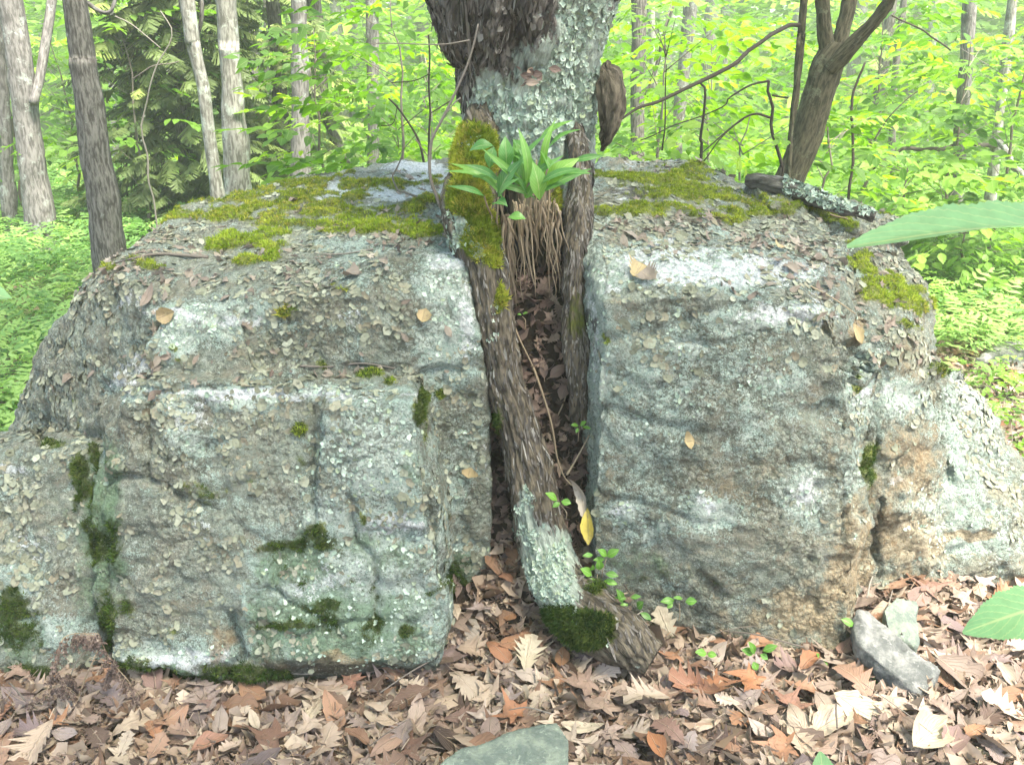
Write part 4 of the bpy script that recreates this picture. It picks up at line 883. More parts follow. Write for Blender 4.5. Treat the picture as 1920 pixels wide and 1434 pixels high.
T([(140, 0), (155, 120), (172, 240), (190, 360), (205, 470)], [48, 52, 55, 60, 66], 'bark_brown', 'thick brown furrowed trunk rising just behind the left shoulder of the rock', 6.0,
  [([(160, 5, .1), (185, 22, .1), (205, 20, .1), (218, -20, .2)], [9, 8, 7, 6], 'bark_grey')])
T([(352, 0), (362, 80), (378, 150), (392, 250), (406, 350)], [26, 26, 25, 25, 28], 'bark_pale', 'slender pale kinked tree in front of the hemlock', 7.0,
  [([(358, 55, 0), (345, 25, 0), (338, 0, 0), (334, -40, 0)], [8, 7, 6, 6], 'bark_brown'), ([(366, 70, .1), (378, 30, .1), (376, -30, .1)], [9, 8, 7], 'bark_brown')])
T([(423, 0), (430, 100), (438, 200), (446, 340)], [42, 43, 44, 50], 'bark_pale', 'pale straight trunk standing next to the slender kinked one', 7.4)
T([(560, 0), (562, 120), (564, 310)], [34, 34, 38], 'bark_grey', 'grey straight trunk above the back moss, half covering a darker one', 9.0)
T([(588, 0), (596, 90), (606, 200), (620, 235)], [30, 30, 24, 20], 'bark_brown', 'darker trunk partly hidden behind the grey straight one', 11.0)
T([(697, 0), (699, 150), (700, 310)], [24, 24, 25], 'bark_grey', 'lone thin grey trunk between the hemlock and the old tree', 11.0)
T([(8, 230), (14, 330), (22, 460)], [22, 26, 30], 'bark_grey', 'thin grey trunk at the very edge behind the ferns', 8.8)
T([(206, 0), (206, 100), (210, 165)], [13, 13, 12], 'bark_grey', 'narrow far trunk just right of the brown trunk', 17)
T([(266, 0), (268, 120), (268, 160)], [12, 12, 12], 'bark_pale', 'narrow pale far trunk at the hemlock edge', 19)
T([(470, 0), (474, 120), (476, 300)], [18, 19, 20], 'bark_grey', 'dim grey trunk inside the hemlock boughs', 13)
T([(498, 0), (500, 60), (502, 180)], [12, 12, 13], 'bark_brown', 'thin dim trunk behind the hemlock boughs', 15)
T([(1198, 0), (1196, 120), (1194, 290)], [28, 28, 32], 'bark_brown', 'dark upright trunk close behind the broken branch stub', 9.6,
  [([(1212, 180, 0), (1228, 140, 0), (1240, 80, 0), (1262, 10, 0)], [9, 8, 7, 5], 'bark_brown')])
T([(1294, 0), (1287, 90), (1274, 200), (1270, 280)], [27, 26, 22, 20], 'bark_grey', 'grey leaning trunk between the broken stub and the forked tree', 12)
T([(1222, 60), (1226, 150), (1226, 280)], [16, 16, 18], 'bark_pale', 'faded trunk just behind the dark upright one', 16)
T([(1360, 0), (1358, 120), (1352, 230)], [16, 15, 15], 'bark_pale', 'faded thin trunk left of the forked tree', 20)
T([(1818, 0), (1812, 120), (1800, 260), (1792, 380)], [26, 26, 24, 28], 'bark_grey', 'mottled grey trunk standing right of the forked tree', 8.6)
T([(1898, 0), (1885, 120), (1870, 250), (1860, 345)], [20, 20, 18, 20], 'bark_pale', 'pale slim tree with a drooping side branch near the far right', 9.4,
  [([(1868, 262, 0), (1885, 285, -.3), (1905, 315, -.6), (1930, 345, -.8)], [12, 11, 11, 10], 'bark_pale'), ([(1866, 275, 0), (1835, 270, -.3), (1790, 272, -.7), (1762, 283, -1), (1710, 278, -1.3), (1670, 292, -1.6), (1640, 318, -1.8)], [8, 8, 7, 7, 6, 5, 3], 'twig_dark')])
T([(1752, 0), (1748, 80), (1740, 180)], [22, 20, 18], 'bark_pale', 'washed out trunk between the forked tree and the mottled one', 18)
T([(1695, 0), (1680, 120), (1674, 240)], [14, 12, 14], 'bark_brown', 'thin darker trunk right of the forked tree', 12)
# the leaning forked tree and its companion stem
ft = empty('forked_tree', (0, 0, 0), 'leaning dark olive tree splitting into three limbs behind the tan rock', 'tree'); Yf = 5.0
base = P(1483, 340, Yf); ft.location = (base[0] - .25, Yf, 0)
m = MB(); tube(m, [(base[0] - .45, Yf, -.15), P(1452, 420, Yf), P(1483, 338, Yf), P(1510, 265, Yf), P(1535, 185, Yf), P(1556, 120, Yf), P(1565, 80, Yf)], [rpx(80, 1483, 340, Yf), rpx(70, 1483, 340, Yf), rpx(58, 1483, 340, Yf), rpx(56, 1500, 250, Yf), rpx(56, 1530, 180, Yf), rpx(58, 1550, 110, Yf), rpx(40, 1550, 90, Yf)], 90, 26, barkdisp(.008, 40, 33, .012))
child('trunk', m.mesh('trunk'), ft, M['bark_olive'])
for bp, bw in (([(1556, 125, 0), (1550, 85, 0), (1545, 40, 0), (1540, -20, 0), (1530, -120, 0)], [34, 32, 30, 29, 26]), ([(1560, 120, .1), (1576, 75, .12), (1590, 20, .15), (1600, -60, .2)], [30, 30, 28, 26]),
               ([(1555, 130, -.05), (1590, 95, -.1), (1630, 50, -.15), (1665, 5, -.2), (1700, -60, -.3)], [34, 34, 29, 26, 24])):
    m = MB(); tube(m, [P(x, y, Yf + dy) for x, y, dy in bp], [rpx(w_, x, y, Yf) for w_, (x, y, dy) in zip(bw, bp)], 50, 18, barkdisp(.006, 45, 37, .010)); child('limb', m.mesh('limb'), ft, M['bark_olive'])
st = bg_trunk([(1510, -20), (1503, 60), (1492, 170), (1482, 260), (1476, 340)], [16, 17, 15, 14, 14], 'bark_olive', 'slim dark stem with a long arching bare branch beside the forked tree', 4.9,
  [([(1500, 52, 0), (1478, 54, -.1), (1440, 72, -.25), (1390, 105, -.4), (1340, 140, -.5), (1290, 162, -.6), (1240, 185, -.7), (1205, 198, -.75), (1160, 225, -.8)], [8, 8, 7.5, 7, 7, 6, 5.5, 5, 3], 'twig_dark')], name='slim_stem')
# bare saplings and twigs
def bare(name, lab, stems, Y, mat='twig_dark', base=None):
    x, y = stems[0][0][-1][:2]; b = P(x, y, Y); e = empty(name, (b[0], Y, b[2] if base is None else base), lab, 'sapling')
    for k, (pts, w0, w1) in enumerate(stems):
        q = [P(p_[0], p_[1], Y + (p_[2] if len(p_) > 2 else 0)) for p_ in pts]
        if k == 0 and base is not None: q.append(np.array([q[-1][0], q[-1][1], base]))
        m = MB(); tube(m, q, np.linspace(rpx(w0, x, y, Y), rpx(w1, x, y, Y), len(q)), 36, 6, rnd=.4, wob=.012 * Y / 4); child('stem' if k == 0 else 'twig', m.mesh('stem'), e, M[mat])
    return e
bare('bare_sapling', 'thin grey bare sapling rising from the moss just left of the old trunk', [([(898, 45), (886, 90), (872, 130), (845, 190), (828, 225), (808, 270), (806, 330), (818, 370), (828, 395)], 3, 7), ([(700, 84, -.05), (760, 84), (830, 84), (880, 76)], 1.5, 3), ([(806, 300), (795, 285), (780, 262)], 1.5, 3), ([(834, 215), (850, 195), (862, 185)], 2, 3)], 2.72, 'twig')
bare('bare_sapling.001', 'very thin dark twig arching over the pale back rock left of the old trunk', [([(728, 182), (745, 200), (770, 240), (785, 270), (795, 305)], 3, 5), ([(745, 196), (735, 230), (715, 235)], 1.5, 2)], 4.2)
bare('bare_sapling.002', 'small crooked twig standing in the white rock patch on the mossy rock', [([(755, 255), (752, 290), (742, 315), (735, 330), (748, 355), (760, 358), (800, 372)], 2, 5)], 3.2, 'twig')
bare('bare_sapling.003', 'dark crooked dead sapling with stubby spurs left of the slim stem', [([(1442, 150), (1440, 168), (1450, 200), (1448, 240), (1456, 270), (1466, 310), (1462, 345)], 5, 7), ([(1442, 150), (1410, 160), (1370, 185), (1345, 208), (1200, 260)], 4, 2), ([(1446, 222), (1420, 215), (1395, 222), (1370, 240), (1340, 268), (1310, 295)], 5, 2), ([(1448, 175), (1478, 182)], 4, 3)], 4.7, base=0)
bare('bare_sapling.004', 'dark bare sapling forking low between the leaning trunk and crooked dead one', [([(1312, 152), (1325, 165), (1322, 200), (1316, 240), (1312, 265), (1313, 310)], 4, 6), ([(1395, 225, .1), (1350, 262), (1318, 300)], 2, 3), ([(1250, 120), (1248, 200), (1244, 280)], 2, 3)], 4.8, base=0)
bare('bare_sapling.005', 'leggy bare shrub twigs right of the forked tree', [([(1620, 120), (1605, 160), (1596, 200), (1594, 330)], 4, 6), ([(1672, 30, -.1), (1700, 40), (1730, 55), (1752, 75), (1780, 95)], 3, 3), ([(1720, 170), (1670, 210), (1640, 260)], 2, 3)], 6.0, base=0)
bare('bare_sapling.006', 'thin upright twigs against the bright leaves left of the old trunk', [([(802, 70), (805, 130), (808, 200), (806, 290)], 3, 5), ([(730, 160), (780, 150), (806, 140)], 2, 2), ([(806, 210), (850, 190)], 2, 3)], 5.0, base=0)
bare('bare_sapling.007', 'faint branching twigs in front of the far trunks beside the grey kinked tree', [([(300, 20), (320, 60), (300, 110), (280, 180), (270, 260)], 2, 4), ([(215, 30), (260, 60), (300, 90)], 2, 2), ([(250, 150), (290, 125), (330, 110)], 2, 2)], 6.5, 'twig', base=0)

# ------------------------------------------------------------------ foliage sprays
def spray(nl, rng, L=1.0, leaf=.2, wl=.5, droop=.1, near=False, tiny=False):
    """flat fan of alternate leaves on a drooping twig; tip along +X"""
    Vs, Qs, n0 = [], [], 0; luv = []
    def addleaf(b, ang, s):
        nonlocal n0
        ca, sa = cos(ang), sin(ang); rolls = rng.normal(0, .25); pitch = -rng.uniform(.05, .5)
        X_ = np.array([ca * cos(pitch), sa * cos(pitch), sin(pitch)]); Y_ = np.array([-sa, ca, rolls]); Z_ = np.array([-ca * sin(pitch), -sa * sin(pitch), 1])
        if near: prof = [(0, 0), (.15, .55), (.4, 1), (.65, .8), (.85, .35), (1, 0)]
        elif tiny:
            sd_ = np.array([-sa, ca, .2]) * s * wl * .5; m0 = b + X_ * s * .45; v = [b, m0 + sd_, b + X_ * s, m0 - sd_]; Vs.append(np.array(v)); Qs.append(np.array([[0, 1, 2, 3]]) + n0); luv.append([[0, 0, 0], [.4, 1, 0], [1, 0, 0], [.4, -1, 0]]); n0 += 4; return
        else: prof = [(0, 0), (.4, 1), (1, 0)]
        v = []; f = []; lu = []
        for t, w_ in prof:
            c = b + X_ * t * s; zc = -.12 * s * t * t
            v += [c + Z_ * zc, c + Y_ * w_ * s * wl * .5 + Z_ * (zc + .06 * s * w_), c - Y_ * w_ * s * wl * .5 + Z_ * (zc + .06 * s * w_)]
            lu += [[t, 0, 0], [t, 1, 0], [t, -1, 0]]
        for k in range(len(prof) - 1):
            a = 3 * k
            f += [[a, a + 3, a + 4, a + 1], [a, a + 2, a + 5, a + 3]]
        Vs.append(np.array(v)); Qs.append(np.array(f) + n0); luv.append(lu); n0 += len(v)
    for k in range(nl):
        t = (k + .6) / nl; side = 1 if k % 2 else -1
        b = np.array([t * L, side * .03 * L + .06 * rng.normal() * L, -droop * t * t * L + .03 * rng.normal() * L])
        addleaf(b, side * rng.uniform(.6, 1.2) * (1 - .4 * t), leaf * rng.uniform(.7, 1.15))
    addleaf(np.array([L, 0, -droop * L]), rng.normal(0, .2), leaf)
    V = np.vstack(Vs); Q = np.vstack(Qs)
    t = np.linspace(0, 1, 4); tw = []
    for q in t: tw += [[q * L, .006, -droop * q * q * L - .01], [q * L, -.006, -droop * q * q * L - .01]]
    n1 = len(V); V = np.vstack([V, np.array(tw)]); Q = np.vstack([Q, [[n1 + 2 * k, n1 + 2 * k + 2, n1 + 2 * k + 3, n1 + 2 * k + 1] for k in range(3)]])
    lv = np.vstack([np.vstack([np.array(l) for l in luv]), np.zeros((8, 3))])
    return V, Q, lv
rs = np.random.default_rng(11)
SPN = [spray(9, rs, 1.0, .26, .55, .15, True) for _ in range(6)]
SPF = [spray(8, rs, 1.0, .34, .6, .2, False) for _ in range(6)]
SPT = [spray(9, rs, 1.0, .34, .62, .2, False, True) for _ in range(6)]
def put_sprays(mb, C, S, temps, yaw=None, pitch=(-.25, .12), roll=.3):
    n = len(C); yaw = RNG.random(n) * 2 * pi if yaw is None else yaw
    Mx = eulers(RNG.normal(0, roll, n), -RNG.uniform(pitch[0], pitch[1], n) * -1, yaw) * S[:, None, None]
    k = RNG.integers(0, len(temps), n); col = np.clip(.45 + .35 * fbm(C * np.array([.5, .5, .9]), 2, 7) + RNG.normal(0, .16, n), 0, .999)
    for j, (V, Q, lv) in enumerate(temps):
        m_ = k == j; scatter(mb, V, [Q], Mx[m_], C[m_], rnd=col[m_], luv=lv)
def sapling(label, base_px, Y, top_py, spread, nspray, size, mat='green_mid', temps=None, z0=.3, dx=0.0, group=None, name='leafy_sapling'):
    x0 = P(base_px, 200, Y)[0]; g0 = float(gz(x0, Y)); zt = P(base_px, top_py, Y)[2]
    e = empty(name, (x0, Y, g0), label, 'sapling', group)
    top = np.array([x0 + dx, Y, zt]); m = MB(); tube(m, [(x0, Y, g0 - .05), (x0 + dx * .3 + .03, Y + .03, g0 + (zt - g0) * .5), top], [.006 + .0014 * Y, .004 + .001 * Y, .003], 16, 6, rnd=.5, wob=.04)
    child('stem', m.mesh('stem'), e, M['twig'])
    n = nspray; t = RNG.uniform(z0, 1, n); yaw = RNG.random(n) * 2 * pi; rad = spread * (1 - .5 * t) * RNG.uniform(.1, 1, n) ** .7
    C = np.stack([x0 + dx * t + np.cos(yaw) * rad, Y + np.sin(yaw) * rad, g0 + (zt - g0) * t + RNG.normal(0, .04, n) * spread], 1)
    mb = MB(); put_sprays(mb, C, size * RNG.uniform(.7, 1.2, n), temps or SPN, yaw + RNG.normal(0, .3, n))
    child('foliage', mb.mesh('foliage'), e, M[mat], 'stuff')
    m = MB()
    for k in RNG.choice(n, min(n, 14), replace=False):
        tube(m, [(x0 + dx * t[k], Y, g0 + (zt - g0) * max(t[k] - .12, .05)), tuple(C[k])], [.004, .0015], 5, 4, rnd=.3)
    child('twigs', m.mesh('twigs'), e, M['twig'], 'stuff')
    return e
sapling('leafy sapling with broad light leaves just right of the broken stub', 1215, 6.0, 20, .85, 60, .42, dx=.1)
sapling('leafy sapling with layered leaves between the leaning grey trunk and forked tree', 1330, 7.0, 60, 1.0, 60, .45)
sapling('low bright sapling behind the back edge of the tan rock', 1400, 5.2, 215, .7, 60, .34)
sapling('low broadleaf sapling right of the foot of the forked tree', 1560, 6.2, 190, .7, 50, .36)
sapling('large leafed sapling below the long bare side branch', 1720, 7.0, 290, 1.0, 60, .48)
sapling('tall leafy sapling around the mottled grey trunk', 1800, 7.6, 60, 1.2, 70, .5)
sapling('leafy sapling with yellow green leaves at the far edge behind the slim pale tree', 1905, 7.2, 20, .9, 50, .5)
sapling('bushy broadleaf sapling under the close blurred leaf', 1850, 6.6, 400, .75, 60, .42)
sapling('tall sapling with flat layered leaves between the lone thin trunk and the old tree', 745, 6.8, -30, 1.0, 85, .46)
sapling('lower sapling of fine leaves behind the pale back rock', 800, 8.0, 110, 1.0, 70, .4)
sapling('sapling with drooping light leaves in front of the grey straight trunk', 590, 7.2, 60, .7, 34, .4)
sapling('leafy sapling glowing between the brown trunk and the hemlock', 245, 9.0, 10, .9, 50, .45)
sapling('sapling growing between the grey lichen spotted tree and the brown trunk', 118, 10.0, 60, .9, 60, .42)
sapling('small sapling at the left edge above the ferns', 10, 9.5, 30, .9, 50, .45)
sapling('yellow green sapling in the gap behind the three limbs of the forked tree', 1640, 9.0, 0, 1.1, 60, .5)

# hemlock
def bough(rng, n=17):
    V, Q, n0 = [], [], 0
    for k in range(n):
        t = (k + 1) / (n + 1)
        for sd in (-1, 1):
            L = .42 * (1 - t) ** .7 + .05; a = sd * rng.uniform(.75, 1.1); b = np.array([t, 0, -.22 * t * t]); d = np.array([cos(a), sin(a), -.25 - .3 * rng.random()])
            for j in range(2):
                s0, s1 = j / 2 * L, (j + 1) / 2 * L * 1.05; p0 = b + d * s0; p1 = b + d * s1 + np.array([0, 0, -.05 * j * L]); w_ = np.array([-sin(a), cos(a), rng.normal(0, .4)]) * .015 * (1.5 - j * .3)
                V += [p0 - w_, p0 + w_, p1 + w_, p1 - w_]; Q.append([n0, n0 + 1, n0 + 2, n0 + 3]); n0 += 4
    return np.array(V), np.array(Q), np.zeros((len(V), 3))
HB = [bough(rs) for _ in range(4)]
def hemlock(label, px, Y, hpx_top, rad, n, zmin=.2):
    x0 = P(px, 200, Y)[0]; e = empty('hemlock_tree', (x0, Y, 0), label, 'tree'); H = 4.2
    m = MB(); tube(m, [(x0, Y, -.1), (x0 + .05, Y, 2), (x0, Y, H)], [.10, .08, .05], 20, 10, rnd=.3); child('trunk', m.mesh('trunk'), e, M['bark_brown'])
    t = RNG.uniform(zmin, H, n); yaw = RNG.random(n) * 2 * pi; rr = rad * (1.05 - .12 * t) * RNG.uniform(.05, .75, n)
    C = np.stack([x0 + np.cos(yaw) * rr, Y + np.sin(yaw) * rr, t], 1); S = rad * RNG.uniform(.18, .36, n)
    mb = MB(); put_sprays(mb, C, S, HB, yaw + RNG.normal(0, .35, n), (-.05, .4), .25)
    child('foliage', mb.mesh('foliage'), e, M['hemlock'], 'stuff')
hemlock('dark green hemlock with drooping feathery boughs between the brown trunk and the pale ones', 335, 9.6, 0, 1.25, 1100)
hemlock('second dark hemlock behind the grey straight trunk', 520, 10.5, 0, 1.1, 520)
hemlock('small dim hemlock far behind the forked tree', 1640, 14, 0, .9, 110)

# distant trunks
far_l = [(60 + 1900 * ((k * .618) % 1) - 40, RNG.uniform(20, 48)) for k in range(46)]
fproto = None
for k, (px, Y) in enumerate(far_l):
    x0 = P(px, 120, Y)[0]; h = 9 + .1 * Y
    if k % 6 == 0:
        m = MB(); R0 = RNG.uniform(.12, .2); tube(m, [(0, 0, -.8), (RNG.normal(0, .1), 0, 3), (RNG.normal(0, .4), 0, h)], [R0 * 1.2, R0, R0 * .7], 14, 9); fproto = m.mesh('trunk')
    o = link('distant_trunk', fproto, mat=M['bark_grey' if k % 12 < 6 else 'bark_pale']); o.location = (x0, Y, 0); o.rotation_euler = (0, RNG.normal(0, .03), RNG.random() * 6)
    tag(o, 'pale hazy trunk far off among bright leaves', 'tree', 'distant trunks fading into the bright forest')
# broadleaf masses
def mass(name, n, y0, y1, zf, size, seed, temps=SPF, xr=1.0, dens=None):
    Yv = y0 + (y1 - y0) * RNG.random(n) ** .8; X_ = (RNG.random(n) * 2 - 1) * (Yv * .64 + 1.5) * xr; Zv = zf(RNG.random(n), Yv)
    C = np.stack([X_, Yv, Zv + gz(X_, Yv)], 1); k = fbm(C * np.array([.35, .35, .6]), 3, seed)
    keep = RNG.random(n) < smst(-.45, .25, k)
    if dens is not None: keep &= RNG.random(n) < dens(*proj(C), C)
    C = C[keep]; mb = MB(); put_sprays(mb, C, size(Yv[keep]) * RNG.uniform(.7, 1.3, len(C)), temps)
    print(name, len(C)); return tag(link(name, mb.mesh(name), mat=M['green_far' if y0 > 14 else 'green_mid']), kind='stuff')
o = mass('understory_foliage', 4200, 8.5, 16, lambda r, Y: .1 + 3.6 * r, lambda Y: .035 * Y + .05, 21, dens=lambda px, py, C: .35 + .65 * smst(40, 300, py))
o['label'] = 'loose light green understory leaves between the nearer trunks'
o = mass('forest_foliage', 9000, 16, 34, lambda r, Y: .1 + 5.2 * r, lambda Y: .036 * Y, 22, SPT)
o['label'] = 'bright green foliage filling the forest behind'
o = mass('distant_forest', 9500, 34, 75, lambda r, Y: .2 + 10 * r, lambda Y: .04 * Y, 23, SPT)
o['label'] = 'far off wall of yellow green leaves'
# ferns and low cover
def frond(rng, n=8):
    V, Q, n0 = [], [], 0
    for k in range(n):
        t = (k + .5) / n; L = .30 * sin(pi * min(1, t * .9 + .18)) ** .8 * (1 - t * .35)
        for sd in (-1, 1):
            a = sd * rng.uniform(1.0, 1.3); b = np.array([t, 0, .32 * sin(t * 2.6)]); d = np.array([cos(a), sin(a), -.12]) * L; w_ = np.array([.042, 0, .0])
            mid = b + d * .5
            V += [b - w_ * .6, b + w_ * .6, mid + w_ + [0, 0, .01], b + d + [0, 0, -.03], mid - w_ + [0, 0, .01]]; Q.append([n0, n0 + 1, n0 + 2, n0 + 4]); Q.append([n0 + 4, n0 + 2, n0 + 3, n0 + 3]); n0 += 5
    Q = [q if q[2] != q[3] else q[:3] for q in Q]
    return np.array(V), [np.array([q for q in Q if len(q) == 4]), np.array([q for q in Q if len(q) == 3])]
FR = [frond(rs) for _ in range(5)]
def ferns(name, n, region, size, label):
    C = region(n); n = len(C); yaw = RNG.random(n) * 2 * pi; S = size(C) * RNG.uniform(.6, 1.3, n)
    Mx = eulers(RNG.normal(0, .2, n), -RNG.uniform(.0, .5, n), yaw) * S[:, None, None]; k = RNG.integers(0, 5, n); mb = MB(); col = np.clip(.5 + .4 * fbm(C * .9, 2, 5) + RNG.normal(0, .18, n), 0, .999)
    for j, (V, ps) in enumerate(FR): scatter(mb, V, ps, Mx[k == j], C[k == j], rnd=col[k == j])
    print(name, n); return tag(link(name, mb.mesh(name), mat=M['green_fern']), label, kind='stuff')
def regL(n):
    Yv = 3.4 + 11 * RNG.random(n) ** 1.3; X_ = -(.15 + .60 * RNG.random(n)) * Yv; C = np.stack([X_, Yv, gz(X_, Yv) + .05 + .10 * RNG.random(n)], 1)
    px, py = proj(C); return C[(px > -120) & (py < 940)]
def regR(n):
    Yv = 3.6 + 11 * RNG.random(n) ** 1.3; X_ = (.10 + .55 * RNG.random(n)) * Yv; C = np.stack([X_, Yv, gz(X_, Yv) + .05 + .12 * RNG.random(n)], 1)
    px, py = proj(C); keep = (py < 660) | (RNG.random(len(C)) < .10); return C[keep & (px < 2050)]
ferns('fern_cover', 5200, regL, lambda C: .20 + .012 * C[:, 1], 'light green ferns carpeting the ground beyond the mossy rock')
ferns('fern_cover.001', 5200, regR, lambda C: .20 + .012 * C[:, 1], 'pale green ferns and low plants beyond the tan rock')
# low leafy herbs beside the right flank
for k, (x, y, lab) in enumerate([(1880, 730, 'cluster of small leafy herbs growing from brown litter by the right flank, highest of three'), (1870, 800, 'cluster of small leafy herbs growing from brown litter by the right flank, middle of three'), (1905, 880, 'cluster of small leafy herbs growing from brown litter by the right flank, lowest of three')]):
    g0 = G(x, y + 20); e = empty('leafy_herb', g0, lab, 'plant', 'leafy herbs by the right flank'); n = 16; C = g0 + RNG.normal(0, 1, (n, 3)) * np.array([.12, .12, .0]) + np.array([0, 0, .06]) + np.array([0, 0, .14]) * RNG.random((n, 1))
    mb = MB(); put_sprays(mb, C, .17 * RNG.uniform(.7, 1.2, n), SPN); child('foliage', mb.mesh('foliage'), e, M['green_mid'], 'stuff')
    m = MB()
    for c in C[:8]: tube(m, [g0 - [0, 0, .02], tuple(c)], [.003, .0015], 4, 4)
    child('stems', m.mesh('stems'), e, M['twig'], 'stuff')
# ------------------------------------------------------------------ fallen leaves
def near_region(n):
    """random ground points of the visible foreground"""
    Yv = 1.50 + 1.25 * RNG.random(n) ** .9; X_ = (RNG.random(n) * 2 - 1) * 1.7; Z_ = gz(X_, Yv)
    bz = np.interp(Yv, [2.18, 2.30, 2.42, 2.47], [-.06, .06, .17, .34]) * ((X_ > -.22) & (X_ < .36)); return np.stack([X_, Yv, np.maximum(Z_, bz - .015)], 1)
def ok_ground(C):
    px, py = proj(C); k = (px > -60) & (px < 1980) & (py < 1480)
    # keep off the rocks' footprints
    lb = np.interp(px, [-60, 200, 430, 820, 850, 925, 940, 1110, 1130, 1400, 1580, 1605, 1640, 1980], [1290, 1265, 1290, 1245, 1180, 1100, 1000, 1060, 1100, 1195, 1215, 1120, 1085, 1110])
    return k & (py > lb - 12)
SHARED = [mesh_np('fallen_leaf', V, ps, dict(luv=luv)) for V, ps, luv in DT]
# deep layer: one mass
C = near_region(26000); C = C[ok_ground(C)]
pick = RNG.permutation(len(C)); n_all = min(len(C), 3900); C = C[pick[:n_all]]
hgt = RNG.random(len(C)) ** 1.2
mb = MB(); Mx = frames(np.tile([0, -.12, 1.], (len(C), 1)), tilt=.24); S = np.exp(RNG.normal(math.log(.085), .33, len(C)))
C2 = C + np.array([0, 0, 1]) * (.035 * hgt)[:, None]; kk = RNG.integers(0, len(DT), len(C))
for j, (V, ps, luv) in enumerate(DT): scatter(mb, V, ps, (Mx * S[:, None, None])[kk == j], C2[kk == j], luv=luv)
# crumbs of broken leaf
Cc = near_region(26000); Cc = Cc[ok_ground(Cc)][:5000]
for j in range(6):
    T_, ps_ = flake_template(np.random.default_rng(j), 4, .5, .5, 7); m_ = RNG.integers(0, 6, len(Cc)) == j
    scatter(mb, T_, ps_, frames(np.tile([0, -.1, 1.], (m_.sum(), 1)), tilt=.5) * np.exp(RNG.normal(math.log(.013), .4, m_.sum()))[:, None, None], Cc[m_] + np.array([0, 0, .022]) + RNG.random((m_.sum(), 1)) * np.array([0, 0, .02]))
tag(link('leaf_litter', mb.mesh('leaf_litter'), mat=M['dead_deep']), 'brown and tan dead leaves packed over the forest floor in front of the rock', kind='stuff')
# the top layer: separate leaves laid on the ground
C = near_region(14000); C = C[ok_ground(C)]; px, py = proj(C); C = C[(px > 0) & (px < 1920) & (py < 1434)]
sel = []; 
for c in C:
    if all((c[0] - q[0]) ** 2 + (c[1] - q[1]) ** 2 > .055 ** 2 for q in sel[-400:]): sel.append(c)
    if len(sel) >= 296: break
for c in sel:
    o = bpy.data.objects.new('fallen_leaf', SHARED[random.randrange(len(SHARED))]); COL.objects.link(o)
    if not o.data.materials: o.data.materials.append(M['dead'])
    n = Vector((random.gauss(0, .17), random.gauss(-.12, .18), 1)).normalized(); o.rotation_mode = 'QUATERNION'
    o.rotation_quaternion = n.to_track_quat('Z', 'Y') @ Matrix.Rotation(random.random() * 2 * pi, 4, 'Z').to_quaternion()
    s = math.exp(random.gauss(math.log(.098), .25)); o.scale = (s, s, s); o.location = (c[0], c[1], c[2] + .045 + .012 * random.random()); o.parent = ground
print('leaves', len(sel), n_all)
def lone(name, pos, nrm, ang, size, prof, W, mat, label, curl=.2, cup=.3, wav=.05, seed=1, shift=None, nc=2):
    V, Q, luv = leaf_grid(prof, shift, nc, 1.0, W, seed=seed, curl=curl, cup=cup, wav=wav); V = V - np.array([.5, 0, 0])
    o = link(name, mesh_np(name, V * size, [Q], dict(luv=luv)), mat=M[mat]); n = Vector(nrm).normalized(); o.rotation_mode = 'QUATERNION'
    o.rotation_quaternion = n.to_track_quat('Z', 'Y') @ Matrix.Rotation(ang, 4, 'Z').to_quaternion(); o.location = pos
    return tag(o, label, 'leaf')
up = np.array([0, 0, .07])
lone('dead_leaf', G(1247, 1222) + up + [0, 0, .02], (-.2, -.9, .5), radians(118), .135, OAK_W[0], .30, 'dead_pale', 'bleached leaf with wavy edges propped upright against the end of the big root', .1, .1, .03, 3, OAK_W[1])
lone('dead_leaf.001', G(990, 1262) + up, (.1, -.5, 1), radians(70), .12, OAK_R[0], .42, 'dead_pale', 'bleached pointed oak leaf lying below the mossy foot of the root', .1, .2, .05, 4, OAK_R[1])
lone('dead_leaf.002', G(640, 1318) + up, (.1, -.75, .6), radians(30), .13, CHEST[0], .18, 'dead_grey', 'curled grey green leaf resting against the overhang of the front ledge', .5, .8, .04, 5)
lone('dead_leaf.003', G(870, 1222) + up, (.0, -.6, .8), radians(-60), .15, CHEST[0], .33, 'dead_grey', 'broad grey mauve toothed leaf leaning on the corner of the front block', .15, .3, .03, 6)
lone('dead_leaf.004', P(1103, 985, 2.30), (-.3, -1, .15), radians(95), .115, BEECH[0], .17, 'dead_yellow', 'yellow leaf hanging upright at the foot of the tan face', .3, .8, .05, 7)
lone('dead_leaf.005', P(1090, 930, 2.36), (-.5, -1, .3), radians(120), .12, CHEST[0], .14, 'dead_grey', 'curled grey strip of dead leaf just above the yellow leaf', 1.2, .8, .08, 8)
lone('dead_leaf.006', G(1622, 1378) + up, (.0, -.4, 1), radians(-35), .19, CHEST[0], .24, 'dead_pale', 'long bleached toothed leaf below the three leaved seedling by the grey stone', .1, .2, .05, 9)
lone('dead_leaf.007', G(1730, 1418) + up, (.1, -.5, 1), radians(25), .14, BEECH[0], .34, 'dead_pale', 'cupped cream coloured leaf at the bottom edge below the long grey stone', .6, 1.2, .06, 10)
lone('dead_leaf.008', G(1300, 1330) + up, (-.1, -.4, 1), radians(170), .15, OAK_R[0], .34, 'dead', 'curled orange brown oak leaf in the litter right of the big root', .9, 1.2, .07, 11, OAK_R[1])
lone('dead_leaf.009', G(585, 1405) + up, (.1, -.5, 1), radians(60), .13, OAK_R[0], .5, 'dead', 'dark purplish leaf under the brown base of the front block', .3, .5, .08, 12, OAK_R[1])
